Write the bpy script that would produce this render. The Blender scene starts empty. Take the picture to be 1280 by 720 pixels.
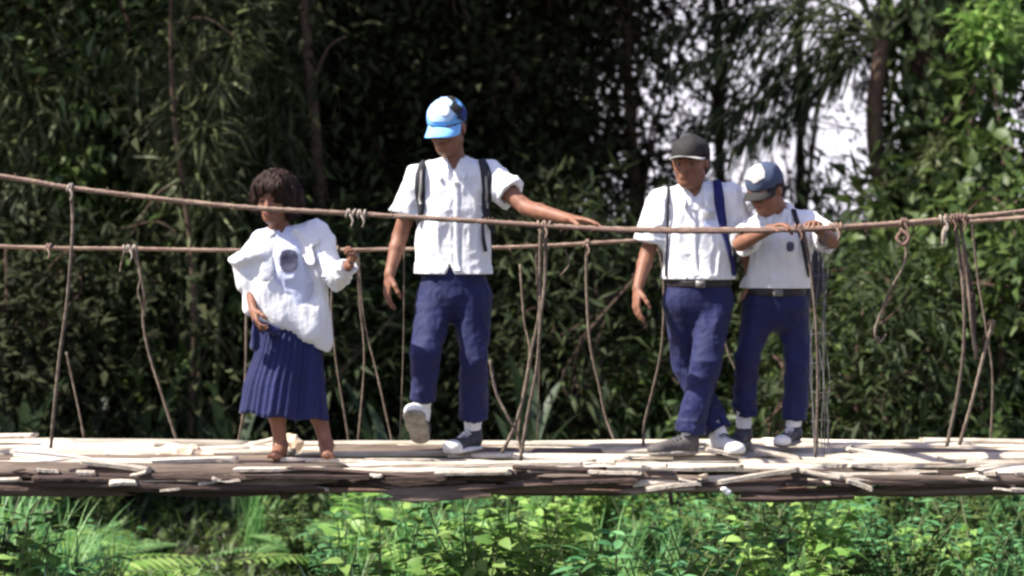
import bpy, math, random
import numpy as np
from mathutils import Vector
from mathutils.bvhtree import BVHTree

random.seed(7)
RNG = np.random.default_rng(11)
SC = bpy.context.scene
COL = SC.collection

# ------------------------------------------------------------------ camera
FPX = 2700.0                      # focal length in pixels of a 1280 px wide frame
CAMP = np.array([0.0, -9.0, 1.07])
PITCH = math.atan(91 / FPX)
cd = bpy.data.cameras.new("camera")
cd.sensor_width = 36.0
cd.lens = FPX / 1280 * 36
cd.clip_end = 3000
cd.dof.use_dof = True
cd.dof.focus_distance = 9.3
cd.dof.aperture_fstop = 2.0
cam = bpy.data.objects.new("camera", cd)
cam.location = CAMP
cam.rotation_euler = (math.pi / 2 - PITCH, 0, 0)
COL.objects.link(cam)
SC.camera = cam

# ------------------------------------------------------------------ light
SUN = Vector((-0.62, -0.15, 0.77)).normalized()      # direction towards the sun
w = bpy.data.worlds.new("World"); SC.world = w; w.use_nodes = True
nt = w.node_tree
sky = nt.nodes.new("ShaderNodeTexSky"); sky.sky_type = 'NISHITA'; sky.sun_disc = False
sky.sun_elevation = math.asin(SUN.z); sky.sun_rotation = math.atan2(SUN.x, SUN.y)
sky.air_density = 1.0; sky.dust_density = 1.6; sky.ozone_density = 1.0
bg = nt.nodes["Background"]; bg.inputs[1].default_value = 0.10
tint = nt.nodes.new("ShaderNodeMix"); tint.data_type = 'RGBA'; tint.blend_type = 'MULTIPLY'; tint.inputs[0].default_value = 1
tint.inputs[7].default_value = (1.05, .96, 1.12, 1)           # thin bright cloud, slightly lilac
nt.links.new(sky.outputs[0], tint.inputs[6]); 
tcw = nt.nodes.new("ShaderNodeTexCoord"); sep = nt.nodes.new("ShaderNodeSeparateXYZ"); mrw = nt.nodes.new("ShaderNodeMapRange"); cl = nt.nodes.new("ShaderNodeMix"); cl.data_type = 'RGBA'
mrw.inputs[1].default_value = .10; mrw.inputs[2].default_value = .42; mrw.inputs[3].default_value = 1; mrw.inputs[4].default_value = 0
cl.inputs[7].default_value = (5.6, 5.4, 6.0, 1)                 # bright white cloud low over the horizon
nt.links.new(tcw.outputs['Generated'], sep.inputs[0]); nt.links.new(sep.outputs[2], mrw.inputs[0]); nt.links.new(mrw.outputs[0], cl.inputs[0])
nt.links.new(tint.outputs[2], cl.inputs[6]); nt.links.new(cl.outputs[2], bg.inputs[0])
sl = bpy.data.lights.new("sun", 'SUN'); sl.energy = 5.0; sl.angle = math.radians(0.5)
sl.color = (1.0, 0.95, 0.86)
so = bpy.data.objects.new("sun", sl); COL.objects.link(so)
so.rotation_euler = SUN.to_track_quat('Z', 'Y').to_euler()
SC.view_settings.view_transform = 'Standard'
SC.view_settings.look = 'None'
SC.view_settings.gamma = 1.0
SC.view_settings.exposure = 1.25
SC.cycles.filter_width = 2.6
SC.cycles.max_bounces = 6
SC.cycles.transparent_max_bounces = 4
SC.cycles.sample_clamp_indirect = 4.0
SC.cycles.use_denoising = True

# ------------------------------------------------------------------ helpers
def P(px, py, Y):
    """world point at depth Y seen at photo pixel (px, py)"""
    u = (px - 640) / FPX; v = (360 - py) / FPX
    ca, sa = math.cos(PITCH), math.sin(PITCH)
    d = np.array([u, ca + v * sa, -sa + v * ca])
    return CAMP + d * ((Y - CAMP[1]) / d[1])

def XG(px, Y):                     # world x of a pixel column at depth Y
    return (px - 640) / FPX * (Y + 9)

def nrm(v):
    v = np.asarray(v, float); return v / (np.linalg.norm(v) + 1e-12)

ORIG = {}
def tag(o, label=None, cat=None, group=None, kind=None):
    if label: o['label'] = label
    if cat: o['category'] = cat
    if group: o['group'] = group
    if kind: o['kind'] = kind
    return o

def empty(name, loc, label=None, cat=None, group=None):
    o = bpy.data.objects.new(name, None); COL.objects.link(o)
    o.location = [float(c) for c in loc]; o.empty_display_size = 0.1
    ORIG[o.name] = np.array(loc, float)
    return tag(o, label, cat, group)

def mk(name, V, F, mat, parent=None, smooth=True, origin=None):
    """V (n,3) world coordinates, F list/array of faces -> one linked mesh object"""
    V = np.asarray(V, np.float32).reshape(-1, 3)
    if parent is not None:
        off = ORIG[parent.name]
    else:
        off = np.zeros(3) if origin is None else np.asarray(origin, float)
    V = V - off.astype(np.float32)
    me = bpy.data.meshes.new(name)
    if isinstance(F, np.ndarray):
        n, k = F.shape
        me.vertices.add(len(V)); me.vertices.foreach_set('co', V.ravel())
        me.loops.add(n * k); me.loops.foreach_set('vertex_index', F.astype(np.int32).ravel())
        me.polygons.add(n)
        me.polygons.foreach_set('loop_start', np.arange(0, n * k, k, dtype=np.int32))
        me.update(calc_edges=True)
    else:
        me.from_pydata([tuple(map(float, v)) for v in V], [], [tuple(map(int, f)) for f in F]); me.update()
    me.validate()
    if smooth:
        me.polygons.foreach_set('use_smooth', np.ones(len(me.polygons), bool))
    me.materials.append(mat)
    o = bpy.data.objects.new(name, me); COL.objects.link(o)
    if parent is not None:
        o.parent = parent; ORIG[o.name] = off
    else:
        o.location = [float(c) for c in off]; ORIG[o.name] = off
    return o

def catmull(pts, n=8):
    pts = np.asarray(pts, float)
    if len(pts) < 3:
        t = np.linspace(0, 1, n + 1)[:, None]
        return pts[0] * (1 - t) + pts[-1] * t
    Q = np.vstack([2 * pts[0] - pts[1], pts, 2 * pts[-1] - pts[-2]])
    out = []
    for i in range(1, len(Q) - 2):
        for k in range(n):
            t = k / n; a, b, c, d = Q[i - 1], Q[i], Q[i + 1], Q[i + 2]
            out.append(.5 * ((2 * b) + (-a + c) * t + (2 * a - 5 * b + 4 * c - d) * t * t + (-a + 3 * b - 3 * c + d) * t ** 3))
    out.append(pts[-1])
    return np.array(out)

def tube(pts, r, seg=8, strands=0, twist=90.0, jitter=0.0, caps=True):
    pts = np.asarray(pts, float); n = len(pts)
    r = np.interp(np.linspace(0, 1, n), np.linspace(0, 1, len(r)), r) if hasattr(r, '__len__') else np.full(n, float(r))
    T = np.gradient(pts, axis=0); T /= np.linalg.norm(T, axis=1)[:, None] + 1e-12
    up = np.array([0, 0, 1.0]) if abs(T[0][2]) < .9 else np.array([0, 1.0, 0])
    N = nrm(np.cross(up, T[0])); V = []; s = 0
    for i in range(n):
        if i: s += np.linalg.norm(pts[i] - pts[i - 1])
        N = nrm(N - T[i] * N.dot(T[i])); B = np.cross(T[i], N)
        th = np.arange(seg) / seg * 2 * math.pi
        rr = r[i] * np.ones(seg)
        if strands: rr = rr * (1 + .16 * np.cos(strands * (th - twist * s)))
        if jitter: rr = rr * (1 + jitter * RNG.uniform(-1, 1, seg))
        V.append(pts[i] + (np.cos(th) * rr)[:, None] * N + (np.sin(th) * rr)[:, None] * B)
    V = np.vstack(V); F = []
    for i in range(n - 1):
        for k in range(seg):
            a = i * seg + k; b = i * seg + (k + 1) % seg
            F.append((a, b, b + seg, a + seg))
    F = [list(f) for f in F]
    if caps:
        V = np.vstack([V, pts[0], pts[-1]]); c0 = n * seg; c1 = c0 + 1
        for k in range(seg):
            F.append([c0, (k + 1) % seg, k]); F.append([c1, (n - 1) * seg + k, (n - 1) * seg + (k + 1) % seg])
    return V, F

def join(parts):
    V = []; F = []; o = 0
    for v, f in parts:
        V.append(v); F += [[i + o for i in q] for q in f]; o += len(v)
    return np.vstack(V), F

# ------------------------------------------------------------------ materials
def mat(name, c1, c2=None, rough=.8, scale=20.0, bump=0.0, bscale=None, objvar=0.0, spec=.3,
        stretch=(1, 1, 1), detail=4, transl=0.0, island=False, sheen=0.0, contrast=1.0):
    m = bpy.data.materials.new(name); m.use_nodes = True
    n = m.node_tree.nodes; l = m.node_tree.links
    b = n["Principled BSDF"]; b.inputs['Roughness'].default_value = rough
    b.inputs['Specular IOR Level'].default_value = spec
    if sheen: b.inputs['Sheen Weight'].default_value = sheen
    c2 = c2 or c1
    tc = n.new("ShaderNodeTexCoord"); mp = n.new("ShaderNodeMapping"); mp.inputs['Scale'].default_value = stretch
    l.new(tc.outputs['Object'], mp.inputs[0])
    nz = n.new("ShaderNodeTexNoise"); nz.inputs['Scale'].default_value = scale; nz.inputs['Detail'].default_value = detail
    l.new(mp.outputs[0], nz.inputs[0])
    mx = n.new("ShaderNodeMix"); mx.data_type = 'RGBA'
    mx.inputs[6].default_value = (*c1, 1); mx.inputs[7].default_value = (*c2, 1)
    mr = n.new("ShaderNodeMapRange"); mr.inputs[1].default_value = .5 - .2 / contrast; mr.inputs[2].default_value = .5 + .2 / contrast
    l.new(nz.outputs[0], mr.inputs[0])
    if island:
        g = n.new("ShaderNodeNewGeometry"); l.new(g.outputs['Random Per Island'], mx.inputs[0])
    else:
        l.new(mr.outputs[0], mx.inputs[0])
    out = mx.outputs[2]
    if objvar:
        oi = n.new("ShaderNodeObjectInfo"); hs = n.new("ShaderNodeHueSaturation")
        r = n.new("ShaderNodeMapRange"); r.inputs[3].default_value = 1 - objvar; r.inputs[4].default_value = 1 + objvar
        l.new(oi.outputs['Random'], r.inputs[0]); l.new(r.outputs[0], hs.inputs['Value']); l.new(out, hs.inputs['Color'])
        out = hs.outputs[0]
    l.new(out, b.inputs['Base Color'])
    if bump:
        nb = n.new("ShaderNodeTexNoise"); nb.inputs['Scale'].default_value = bscale or scale * 2; nb.inputs['Detail'].default_value = 5
        l.new(mp.outputs[0], nb.inputs[0])
        bp = n.new("ShaderNodeBump"); bp.inputs['Strength'].default_value = bump; bp.inputs['Distance'].default_value = .01
        l.new(nb.outputs[0], bp.inputs['Height']); l.new(bp.outputs[0], b.inputs['Normal'])
    if transl:
        tr = n.new("ShaderNodeBsdfTranslucent"); l.new(out, tr.inputs[0])
        ms = n.new("ShaderNodeMixShader"); ms.inputs[0].default_value = transl
        l.new(b.outputs[0], ms.inputs[1]); l.new(tr.outputs[0], ms.inputs[2])
        l.new(ms.outputs[0], n["Material Output"].inputs[0])
    return m

M = {}
M['skin'] = mat('skin', (.23, .105, .062), (.17, .075, .045), rough=.55, scale=30, bump=.05)
M['lip'] = mat('lip', (.22, .07, .055), rough=.5)
M['hair'] = mat('hair', (.010, .005, .004), (.024, .011, .007), rough=.6, scale=60, bump=.8, bscale=90, stretch=(1, 1, .25), spec=.12)
M['eye'] = mat('eye_white_shaded', (.20, .17, .15), rough=.3)  # white of the eye darkened in colour for the cap bill's shade
M['iris'] = mat('iris', (.02, .01, .006), rough=.15)
M['white_cloth'] = mat('white_cloth', (.80, .80, .80), (.74, .75, .77), rough=.85, scale=14, bump=.35, bscale=38, sheen=.2, transl=.12)
M['blue_white_cloth'] = mat('blue_white_cloth', (.62, .66, .80), (.55, .59, .76), rough=.85, scale=14, bump=.3, bscale=38, transl=.1)
M['cream_cloth'] = mat('cream_cloth', (.80, .80, .76), (.74, .74, .70), rough=.85, scale=14, bump=.35, bscale=38, sheen=.2, transl=.1)
M['navy'] = mat('navy_cloth', (.008, .012, .066), (.006, .008, .044), rough=.75, scale=10, bump=.5, bscale=30, sheen=.05)
M['navy_skirt'] = mat('navy_skirt', (.009, .014, .082), (.007, .010, .058), rough=.75, scale=10, bump=.4, bscale=30, sheen=.12)
M['belt'] = mat('belt', (.02, .017, .016), rough=.45)
M['metal'] = mat('buckle', (.16, .15, .14), rough=.35)
M['black_fabric'] = mat('black_fabric', (.018, .018, .024), (.03, .03, .04), rough=.8, scale=60, bump=.3)
M['blue_strap'] = mat('blue_strap', (.010, .014, .10), (.008, .010, .08), rough=.7, scale=60, bump=.2)
M['pad'] = mat('pad', (.28, .27, .24), rough=.8, scale=60)
M['cap_blue'] = mat('cap_blue', (.16, .40, .72), (.13, .34, .66), rough=.75, scale=60, bump=.1)
M['cap_bill'] = mat('cap_bill', (.20, .47, .80), (.17, .42, .76), rough=.7, scale=60, bump=.1)
M['cap_white'] = mat('cap_white', (.72, .78, .80), rough=.8, scale=60, bump=.1)
M['cap_blue_unlit'] = mat('cap_blue_unlit', (.015, .03, .14), rough=.8, scale=60, bump=.1)  # darker blue for the crown's side away from the sun
M['cap_grey'] = mat('cap_grey', (.022, .020, .019), (.016, .015, .014), rough=.8, scale=60, bump=.2)
M['cap_palegrey'] = mat('cap_palegrey', (.42, .41, .38), rough=.8, scale=60, bump=.2)
M['sock'] = mat('sock', (.75, .75, .74), (.66, .66, .66), rough=.9, scale=60, bump=.4)
M['shoe_black'] = mat('shoe_black', (.025, .025, .035), (.04, .04, .05), rough=.55, scale=60)
M['shoe_white'] = mat('shoe_white', (.72, .71, .68), (.6, .59, .56), rough=.6, scale=40, bump=.1)
M['shoe_grey'] = mat('shoe_grey', (.10, .09, .085), (.07, .06, .055), rough=.7, scale=40)
M['sole'] = mat('sole', (.30, .28, .24), (.15, .135, .115), rough=.8, scale=30, bump=.6, bscale=60)
M['cap_lightblue'] = mat('cap_lightblue', (.42, .60, .80), rough=.8, scale=60, bump=.1)
M['cap_paleblue'] = mat('cap_paleblue', (.05, .065, .11), rough=.8, scale=60, bump=.1)
M['print'] = mat('print', (.05, .055, .09), (.10, .10, .15), rough=.8, scale=60)
M['badge'] = mat('badge', (.34, .33, .36), (.5, .48, .42), rough=.8, scale=200)
M['rope'] = mat('rope', (.30, .215, .155), (.20, .13, .10), rough=.9, scale=14, bump=.8, bscale=160)
M['rope_dark'] = mat('rope_dark', (.13, .075, .06), (.20, .13, .10), rough=.9, scale=14, bump=.8, bscale=160)
M['wire'] = mat('hanger', (.17, .135, .10), (.08, .055, .042), rough=.9, scale=20, bump=.6, bscale=120, objvar=.25)
M['knot'] = mat('knot', (.34, .29, .24), (.18, .145, .115), rough=.9, scale=40, bump=.6)
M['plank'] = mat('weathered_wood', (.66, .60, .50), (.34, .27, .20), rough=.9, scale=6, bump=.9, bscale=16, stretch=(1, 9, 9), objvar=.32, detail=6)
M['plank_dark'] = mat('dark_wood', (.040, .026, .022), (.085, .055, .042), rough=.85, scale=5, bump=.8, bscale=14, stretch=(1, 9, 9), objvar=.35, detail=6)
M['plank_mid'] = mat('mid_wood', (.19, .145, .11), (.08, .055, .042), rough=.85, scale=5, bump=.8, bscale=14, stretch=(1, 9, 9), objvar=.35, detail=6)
M['bark'] = mat('bark', (.055, .035, .025), (.10, .065, .045), rough=.95, scale=8, bump=1, bscale=14, stretch=(1, 1, .25))
M['bark_red'] = mat('bark_red', (.045, .020, .014), (.08, .038, .026), rough=.95, scale=8, bump=1, bscale=14, stretch=(1, 1, .25))
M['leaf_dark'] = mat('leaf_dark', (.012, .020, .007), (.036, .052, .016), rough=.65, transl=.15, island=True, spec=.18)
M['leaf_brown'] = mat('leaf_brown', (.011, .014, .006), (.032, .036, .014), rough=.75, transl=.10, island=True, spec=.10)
M['leaf_mid'] = mat('leaf_mid', (.032, .060, .016), (.085, .125, .030), rough=.5, transl=.25, island=True)
M['leaf_olive'] = mat('leaf_olive', (.07, .09, .035), (.13, .15, .06), rough=.5, transl=.3, island=True)
M['leaf_bright'] = mat('leaf_bright', (.12, .26, .05), (.36, .50, .15), rough=.45, transl=.45, island=True, objvar=.25)
M['leaf_fern'] = mat('leaf_fern', (.10, .25, .075), (.27, .46, .17), rough=.45, transl=.45, island=True, objvar=.25)
M['leaf_pale'] = mat('leaf_pale', (.22, .33, .20), (.36, .46, .30), rough=.5, transl=.3, island=True, objvar=.15)
M['leaf_teal'] = mat('leaf_teal', (.06, .18, .07), (.17, .36, .15), rough=.45, transl=.4, island=True, objvar=.2)
M['leaf_banana'] = mat('leaf_banana', (.03, .05, .025), (.06, .085, .045), rough=.5, transl=.3, island=True)
M['stem'] = mat('stem', (.07, .10, .035), (.12, .13, .06), rough=.7)
M['soil'] = mat('soil', (.022, .017, .011), (.018, .026, .010), rough=1, scale=1.2, bump=1, bscale=10, detail=8)

# ------------------------------------------------------------------ implicit surfaces (sdf on a grid, surface nets)
_T = RNG.random((32, 32, 32)).astype(np.float32)
def vnoise(x, y, z):
    xi = np.floor(x).astype(int); yi = np.floor(y).astype(int); zi = np.floor(z).astype(int)
    fx = x - xi; fy = y - yi; fz = z - zi
    fx = fx * fx * (3 - 2 * fx); fy = fy * fy * (3 - 2 * fy); fz = fz * fz * (3 - 2 * fz)
    g = lambda a, b, c: _T[(xi + a) & 31, (yi + b) & 31, (zi + c) & 31]
    c00 = g(0, 0, 0) * (1 - fx) + g(1, 0, 0) * fx; c10 = g(0, 1, 0) * (1 - fx) + g(1, 1, 0) * fx
    c01 = g(0, 0, 1) * (1 - fx) + g(1, 0, 1) * fx; c11 = g(0, 1, 1) * (1 - fx) + g(1, 1, 1) * fx
    return (c00 * (1 - fy) + c10 * fy) * (1 - fz) + (c01 * (1 - fy) + c11 * fy) * fz

def smin(a, b, k):
    if k <= 0: return np.minimum(a, b)
    h = np.maximum(k - np.abs(a - b), 0) / k
    return np.minimum(a, b) - h * h * k * .25

def cone(a, b, ra, rb, n=None, s=1.0):
    """tapered capsule; flattened along n by factor s"""
    a = np.asarray(a, float); b = np.asarray(b, float)
    if n is not None: n = nrm(n)
    g = 1 / s - 1
    ba = b - a
    if n is not None: ba = ba + g * ba.dot(n) * n
    L = ba.dot(ba) + 1e-12
    def f(X, Y, Z):
        qx = X - a[0]; qy = Y - a[1]; qz = Z - a[2]
        if n is not None:
            t = g * (qx * n[0] + qy * n[1] + qz * n[2])
            qx = qx + t * n[0]; qy = qy + t * n[1]; qz = qz + t * n[2]
        t = np.clip((qx * ba[0] + qy * ba[1] + qz * ba[2]) / L, 0, 1)
        d = np.sqrt((qx - t * ba[0]) ** 2 + (qy - t * ba[1]) ** 2 + (qz - t * ba[2]) ** 2) - (ra + (rb - ra) * t)
        return d * (1 if n is None else (1 + s) / 2)
    R = max(ra, rb) * 1.05
    return f, np.minimum(a, b) - R, np.maximum(a, b) + R

def ell(c, r, ax=None):
    c = np.asarray(c, float); r = np.asarray(r, float)
    A = np.eye(3) if ax is None else np.array([nrm(v) for v in ax])
    def f(X, Y, Z):
        qx = X - c[0]; qy = Y - c[1]; qz = Z - c[2]
        u = [(qx * A[i, 0] + qy * A[i, 1] + qz * A[i, 2]) / r[i] for i in range(3)]
        k0 = np.sqrt(u[0] ** 2 + u[1] ** 2 + u[2] ** 2)
        k1 = np.sqrt((u[0] / r[0]) ** 2 + (u[1] / r[1]) ** 2 + (u[2] / r[2]) ** 2)
        return k0 * (k0 - 1) / (k1 + 1e-9)
    return f, c - r.max(), c + r.max()

def cut(prim, planes):
    """keep the part of prim where (p-o).n < 0 for every plane (o, n)"""
    f, lo, hi = prim
    def g(X, Y, Z):
        d = f(X, Y, Z)
        for o, n in planes:
            n = nrm(n)
            d = np.maximum(d, (X - o[0]) * n[0] + (Y - o[1]) * n[1] + (Z - o[2]) * n[2])
        return d
    return g, lo, hi

class Field:
    def __init__(s, lo, hi, h):
        s.h = h; s.lo = np.asarray(lo, float)
        s.n = np.ceil((np.asarray(hi) - s.lo) / h).astype(int) + 1
        s.D = np.full(s.n, .5, np.float32)
        s.ax = [s.lo[i] + np.arange(s.n[i]) * h for i in range(3)]
    def win(s, lo, hi, m):
        sl = []
        for i in range(3):
            a = max(0, int((lo[i] - m - s.lo[i]) / s.h)); b = min(s.n[i], int((hi[i] + m - s.lo[i]) / s.h) + 2)
            sl.append(slice(a, max(a, b)))
        c = [s.ax[i][sl[i]] for i in range(3)]
        return tuple(sl), c[0][:, None, None], c[1][None, :, None], c[2][None, None, :]
    def add(s, prim, k=.02):
        f, lo, hi = prim; sl, X, Y, Z = s.win(lo, hi, k + 4 * s.h)
        if s.D[sl].size: s.D[sl] = smin(s.D[sl], f(X, Y, Z), k)
        return s
    def sub(s, prim, k=.0):
        f, lo, hi = prim; sl, X, Y, Z = s.win(lo, hi, k + 4 * s.h)
        if s.D[sl].size: s.D[sl] = -smin(-s.D[sl], f(X, Y, Z), k)
        return s
    def plane(s, o, n, lo=None, hi=None):
        n = nrm(n)
        X = s.ax[0][:, None, None]; Y = s.ax[1][None, :, None]; Z = s.ax[2][None, None, :]
        s.D = np.maximum(s.D, (X - o[0]) * n[0] + (Y - o[1]) * n[1] + (Z - o[2]) * n[2]).astype(np.float32)
        return s
    def disp(s, amp, fr, seed=0, ridged=True, band=.03, mask=None):
        idx = np.nonzero(np.abs(s.D) < band)
        X = s.ax[0][idx[0]]; Y = s.ax[1][idx[1]]; Z = s.ax[2][idx[2]]
        wx = .5 * vnoise(X * 7 + seed, Y * 7, Z * 7)
        nz = vnoise(X * fr[0] + seed * 3.1 + wx, Y * fr[1] + wx * 1.3, Z * fr[2] + 5 + wx)
        if ridged: nz = np.abs(2 * nz - 1) ** .8
        a = amp if mask is None else amp * mask(X, Y, Z)
        s.D[idx] += (a * (nz - .45)).astype(np.float32)
        return s
    def mesh(s):
        D = s.D; D[0] = D[-1] = .5; D[:, 0] = D[:, -1] = .5; D[:, :, 0] = D[:, :, -1] = .5
        S = D < 0
        c = np.zeros(tuple(s.n - 1), np.int8)
        for i in (0, 1):
            for j in (0, 1):
                for k in (0, 1):
                    c += S[i:s.n[0] - 1 + i, j:s.n[1] - 1 + j, k:s.n[2] - 1 + k]
        I = np.argwhere((c > 0) & (c < 8)); idx = np.full(tuple(s.n - 1), -1, np.int32)
        idx[tuple(I.T)] = np.arange(len(I))
        acc = np.zeros((len(I), 3)); cnt = np.zeros(len(I))
        cs = [(i, j, k) for i in (0, 1) for j in (0, 1) for k in (0, 1)]
        for a in cs:
            for ax in range(3):
                if a[ax]: continue
                b = list(a); b[ax] = 1
                A = I + np.array(a); B = I + np.array(b)
                da = D[tuple(A.T)]; db = D[tuple(B.T)]
                m = (da < 0) != (db < 0)
                t = da[m] / (da[m] - db[m])
                acc[m] += A[m] + t[:, None] * (B[m] - A[m]); cnt[m] += 1
        V = s.lo + s.h * acc / cnt[:, None]
        Fs = []
        for ax in range(3):
            u, v = (ax + 1) % 3, (ax + 2) % 3
            sa = [slice(None)] * 3; sb = [slice(None)] * 3
            sa[ax] = slice(0, -1); sb[ax] = slice(1, None)
            E = np.argwhere(S[tuple(sa)] != S[tuple(sb)])
            E = E[(E[:, u] > 0) & (E[:, v] > 0)]
            q = []
            for du, dv in ((0, 0), (1, 0), (1, 1), (0, 1)):
                C = E.copy(); C[:, u] -= du; C[:, v] -= dv
                q.append(idx[tuple(C.T)])
            q = np.array(q).T
            flip = ~S[tuple(E.T)]
            q[flip] = q[flip][:, ::-1]
            Fs.append(q)
        return V, np.vstack(Fs)[:, ::-1]

def field_for(prims, h, pad=.03):
    lo = np.min([p[1] for p, k in prims], axis=0) - pad; hi = np.max([p[2] for p, k in prims], axis=0) + pad
    F = Field(lo, hi, h)
    for p, k in prims: F.add(p, k)
    return F

def bvh(V, F): return BVHTree.FromPolygons([tuple(v) for v in V], [tuple(f) for f in F])
def cast(tree, px, py):
    d = nrm(P(px, py, 1) - CAMP)
    h = tree.ray_cast(Vector(CAMP), Vector(d))
    return (np.array(h[0]), np.array(h[1]), nrm(d)) if h[0] is not None else None

def ribbon(tree, pts, width, thick, lift=.004, step=6, n=None):
    """strap lying on a surface, traced along the given way points"""
    pp = catmull([(x, y, 0) for x, y in pts], 6); C = []; N = []
    for x, y, _ in pp:
        h = cast(tree, x, y)
        if h is None:
            if C: # carry on at the last depth
                C.append(P(x, y, C[-1][1])); N.append(N[-1])
            continue
        nn = h[1] if h[1].dot(h[2]) < 0 else -h[1]
        C.append(h[0] + nn * (lift + thick / 2)); N.append(nn)
    C = np.array(C); N = np.array(N)
    for _ in range(2):
        C[1:-1] = (C[:-2] + 2 * C[1:-1] + C[2:]) / 4; N[1:-1] = (N[:-2] + 2 * N[1:-1] + N[2:]) / 4
    T = np.gradient(C, axis=0); wd = np.interp(np.linspace(0, 1, len(C)), np.linspace(0, 1, len(width)), width) if hasattr(width, '__len__') else np.full(len(C), width)
    V = []
    for i in range(len(C)):
        t = nrm(T[i]); nn = nrm(N[i] - t * N[i].dot(t)); s = np.cross(t, nn)
        for a, b in ((-1, -1), (-.85, 1), (.85, 1), (1, -1)):
            V.append(C[i] + s * a * wd[i] / 2 + nn * b * thick / 2)
    F = []
    for i in range(len(C) - 1):
        for k in range(4):
            a = i * 4 + k; b = i * 4 + (k + 1) % 4; F.append([a, b, b + 4, a + 4])
    F.append([0, 1, 2, 3]); e = (len(C) - 1) * 4; F.append([e + 3, e + 2, e + 1, e])
    return np.array(V), F

def patch(tree, x0, y0, x1, y1, inside, nx=14, ny=14, lift=.0035):
    """a printed / sewn mark that follows the cloth under it"""
    V = []; id_ = {}
    for j in range(ny + 1):
        for i in range(nx + 1):
            x = x0 + (x1 - x0) * i / nx; y = y0 + (y1 - y0) * j / ny
            h = cast(tree, x, y)
            if h is None: continue
            id_[i, j] = len(V); nn = h[1] if h[1].dot(h[2]) < 0 else -h[1]
            V.append(h[0] + nn * lift)
    F = []
    for j in range(ny):
        for i in range(nx):
            if inside((i + .5) / nx * 2 - 1, (j + .5) / ny * 2 - 1):
                q = [(i, j), (i, j + 1), (i + 1, j + 1), (i + 1, j)]
                if all(t in id_ for t in q): F.append([id_[t] for t in q])
    return np.array(V), F

# ------------------------------------------------------------------ ground
def gz(x, y):
    x = np.asarray(x, float); y = np.asarray(y, float)
    sm = lambda a, b, v: np.clip((v - a) / (b - a), 0, 1) ** 2 * (3 - 2 * np.clip((v - a) / (b - a), 0, 1))
    h = -1.15 + .65 * sm(3.5, 9, y) + .55 * sm(2, 7, -y)
    side = sm(5.0, 7.5, np.abs(x)) * np.exp(-(y / 9) ** 2)
    h = h * (1 - side) + (-.06) * side
    far = sm(12, 60, np.hypot(x, y)); h = h * (1 - far) - .5 * far
    b = .10 * (vnoise(x * .7 + 9, y * .7 + 3, x * 0 + 1) - .5) + .05 * (vnoise(x * 2.3, y * 2.3, x * 0 + 7) - .5)
    return h + b * (1 - far)
g1 = np.concatenate([-np.geomspace(900, 13, 22), np.linspace(-12, 12, 121), np.geomspace(13, 900, 22)])
X, Yg = np.meshgrid(g1, g1, indexing='ij'); n = len(g1)
V = np.stack([X, Yg, gz(X, Yg)], -1).reshape(-1, 3)
i, j = np.meshgrid(np.arange(n - 1), np.arange(n - 1), indexing='ij'); a = (i * n + j).ravel()
tag(mk('ground', V, np.stack([a, a + n, a + n + 1, a + 1], 1), M['soil']), kind='structure')

# ------------------------------------------------------------------ footbridge: one thing, its ropes, hangers and planks are parts
bridge = empty('rope_footbridge', (0, .55, -.2), 'hanging footbridge of weathered wooden slats with rope handrails and rope hangers', 'footbridge')
def bp(name, VF, m): return mk(name, VF[0], VF[1], m, bridge)
def rope_path(pts, n=10): return catmull([P(*p) for p in pts], n)
FR = [(-900, 60, 0), (-420, 155, 0), (0, 220, 0), (90, 235, 0), (280, 257, 0), (440, 267, 0), (620, 278, 0), (760, 286, 0), (930, 287, 0), (1040, 284, 0), (1160, 276, 0), (1280, 264, 0), (1700, 215, 0), (2150, 130, 0)]
BK = [(-900, 250, 1.1), (-420, 290, 1.1), (0, 308, 1.1), (165, 311, 1.1), (300, 313, 1.1), (480, 312, 1.1), (640, 309, 1.1), (790, 301, 1.1), (930, 292, 1.1), (1090, 283, 1.1), (1190, 277, 1.1), (1280, 272, 1.1), (1700, 235, 1.1), (2150, 170, 1.1)]
V, F = tube(rope_path(FR, 26), .0105, 12, strands=3, twist=70); fr_o = bp('handrail_rope', (V, F), M['rope'])
V, F = tube(rope_path(BK, 26), .0095, 12, strands=3, twist=70); bp('handrail_rope', (V, F), M['rope'])
def at_rope(R, px):
    xs = [p[0] for p in R]; return float(np.interp(px, xs, [p[1] for p in R])), R[0][2]
def knot(px, R, r=.015, n=3, m='knot', wide=1.0):
    py, Y = at_rope(R, px); c = P(px, py, Y); parts = []
    for k in range(n):
        th = np.linspace(0, 2 * math.pi, 13); off = (k - (n - 1) / 2) * .013 * wide; ti = RNG.uniform(-.4, .4)
        parts.append(tube(np.stack([c[0] + off + ti * .02 * np.sin(th), c[1] + r * np.cos(th), c[2] + r * np.sin(th) * 1.05], 1), .0055, 6, caps=False))
    e = catmull([c + [0, -r, -.005], c + [.012, -r - .01, -.03], c + [.004, -r - .012, -.055]], 4); parts.append(tube(e, [.006, .003], 6))
    bp('knot', join(parts), M[m])
for px, R, n, m in ((88, FR, 2, 'knot'), (438, FR, 3, 'knot'), (452, FR, 3, 'knot'), (163, BK, 5, 'knot'), (60, BK, 2, 'rope'), (680, FR, 4, 'rope'), (733, BK, 2, 'rope'), (998, FR, 3, 'rope_dark'),
                   (1045, FR, 4, 'rope'), (1130, FR, 3, 'rope_dark'), (1180, FR, 3, 'knot'), (1190, FR, 4, 'rope_dark'), (1202, FR, 4, 'rope_dark'), (420, BK, 2, 'rope'), (820, BK, 3, 'rope')):
    knot(px, R, .0145, n, m)
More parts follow.
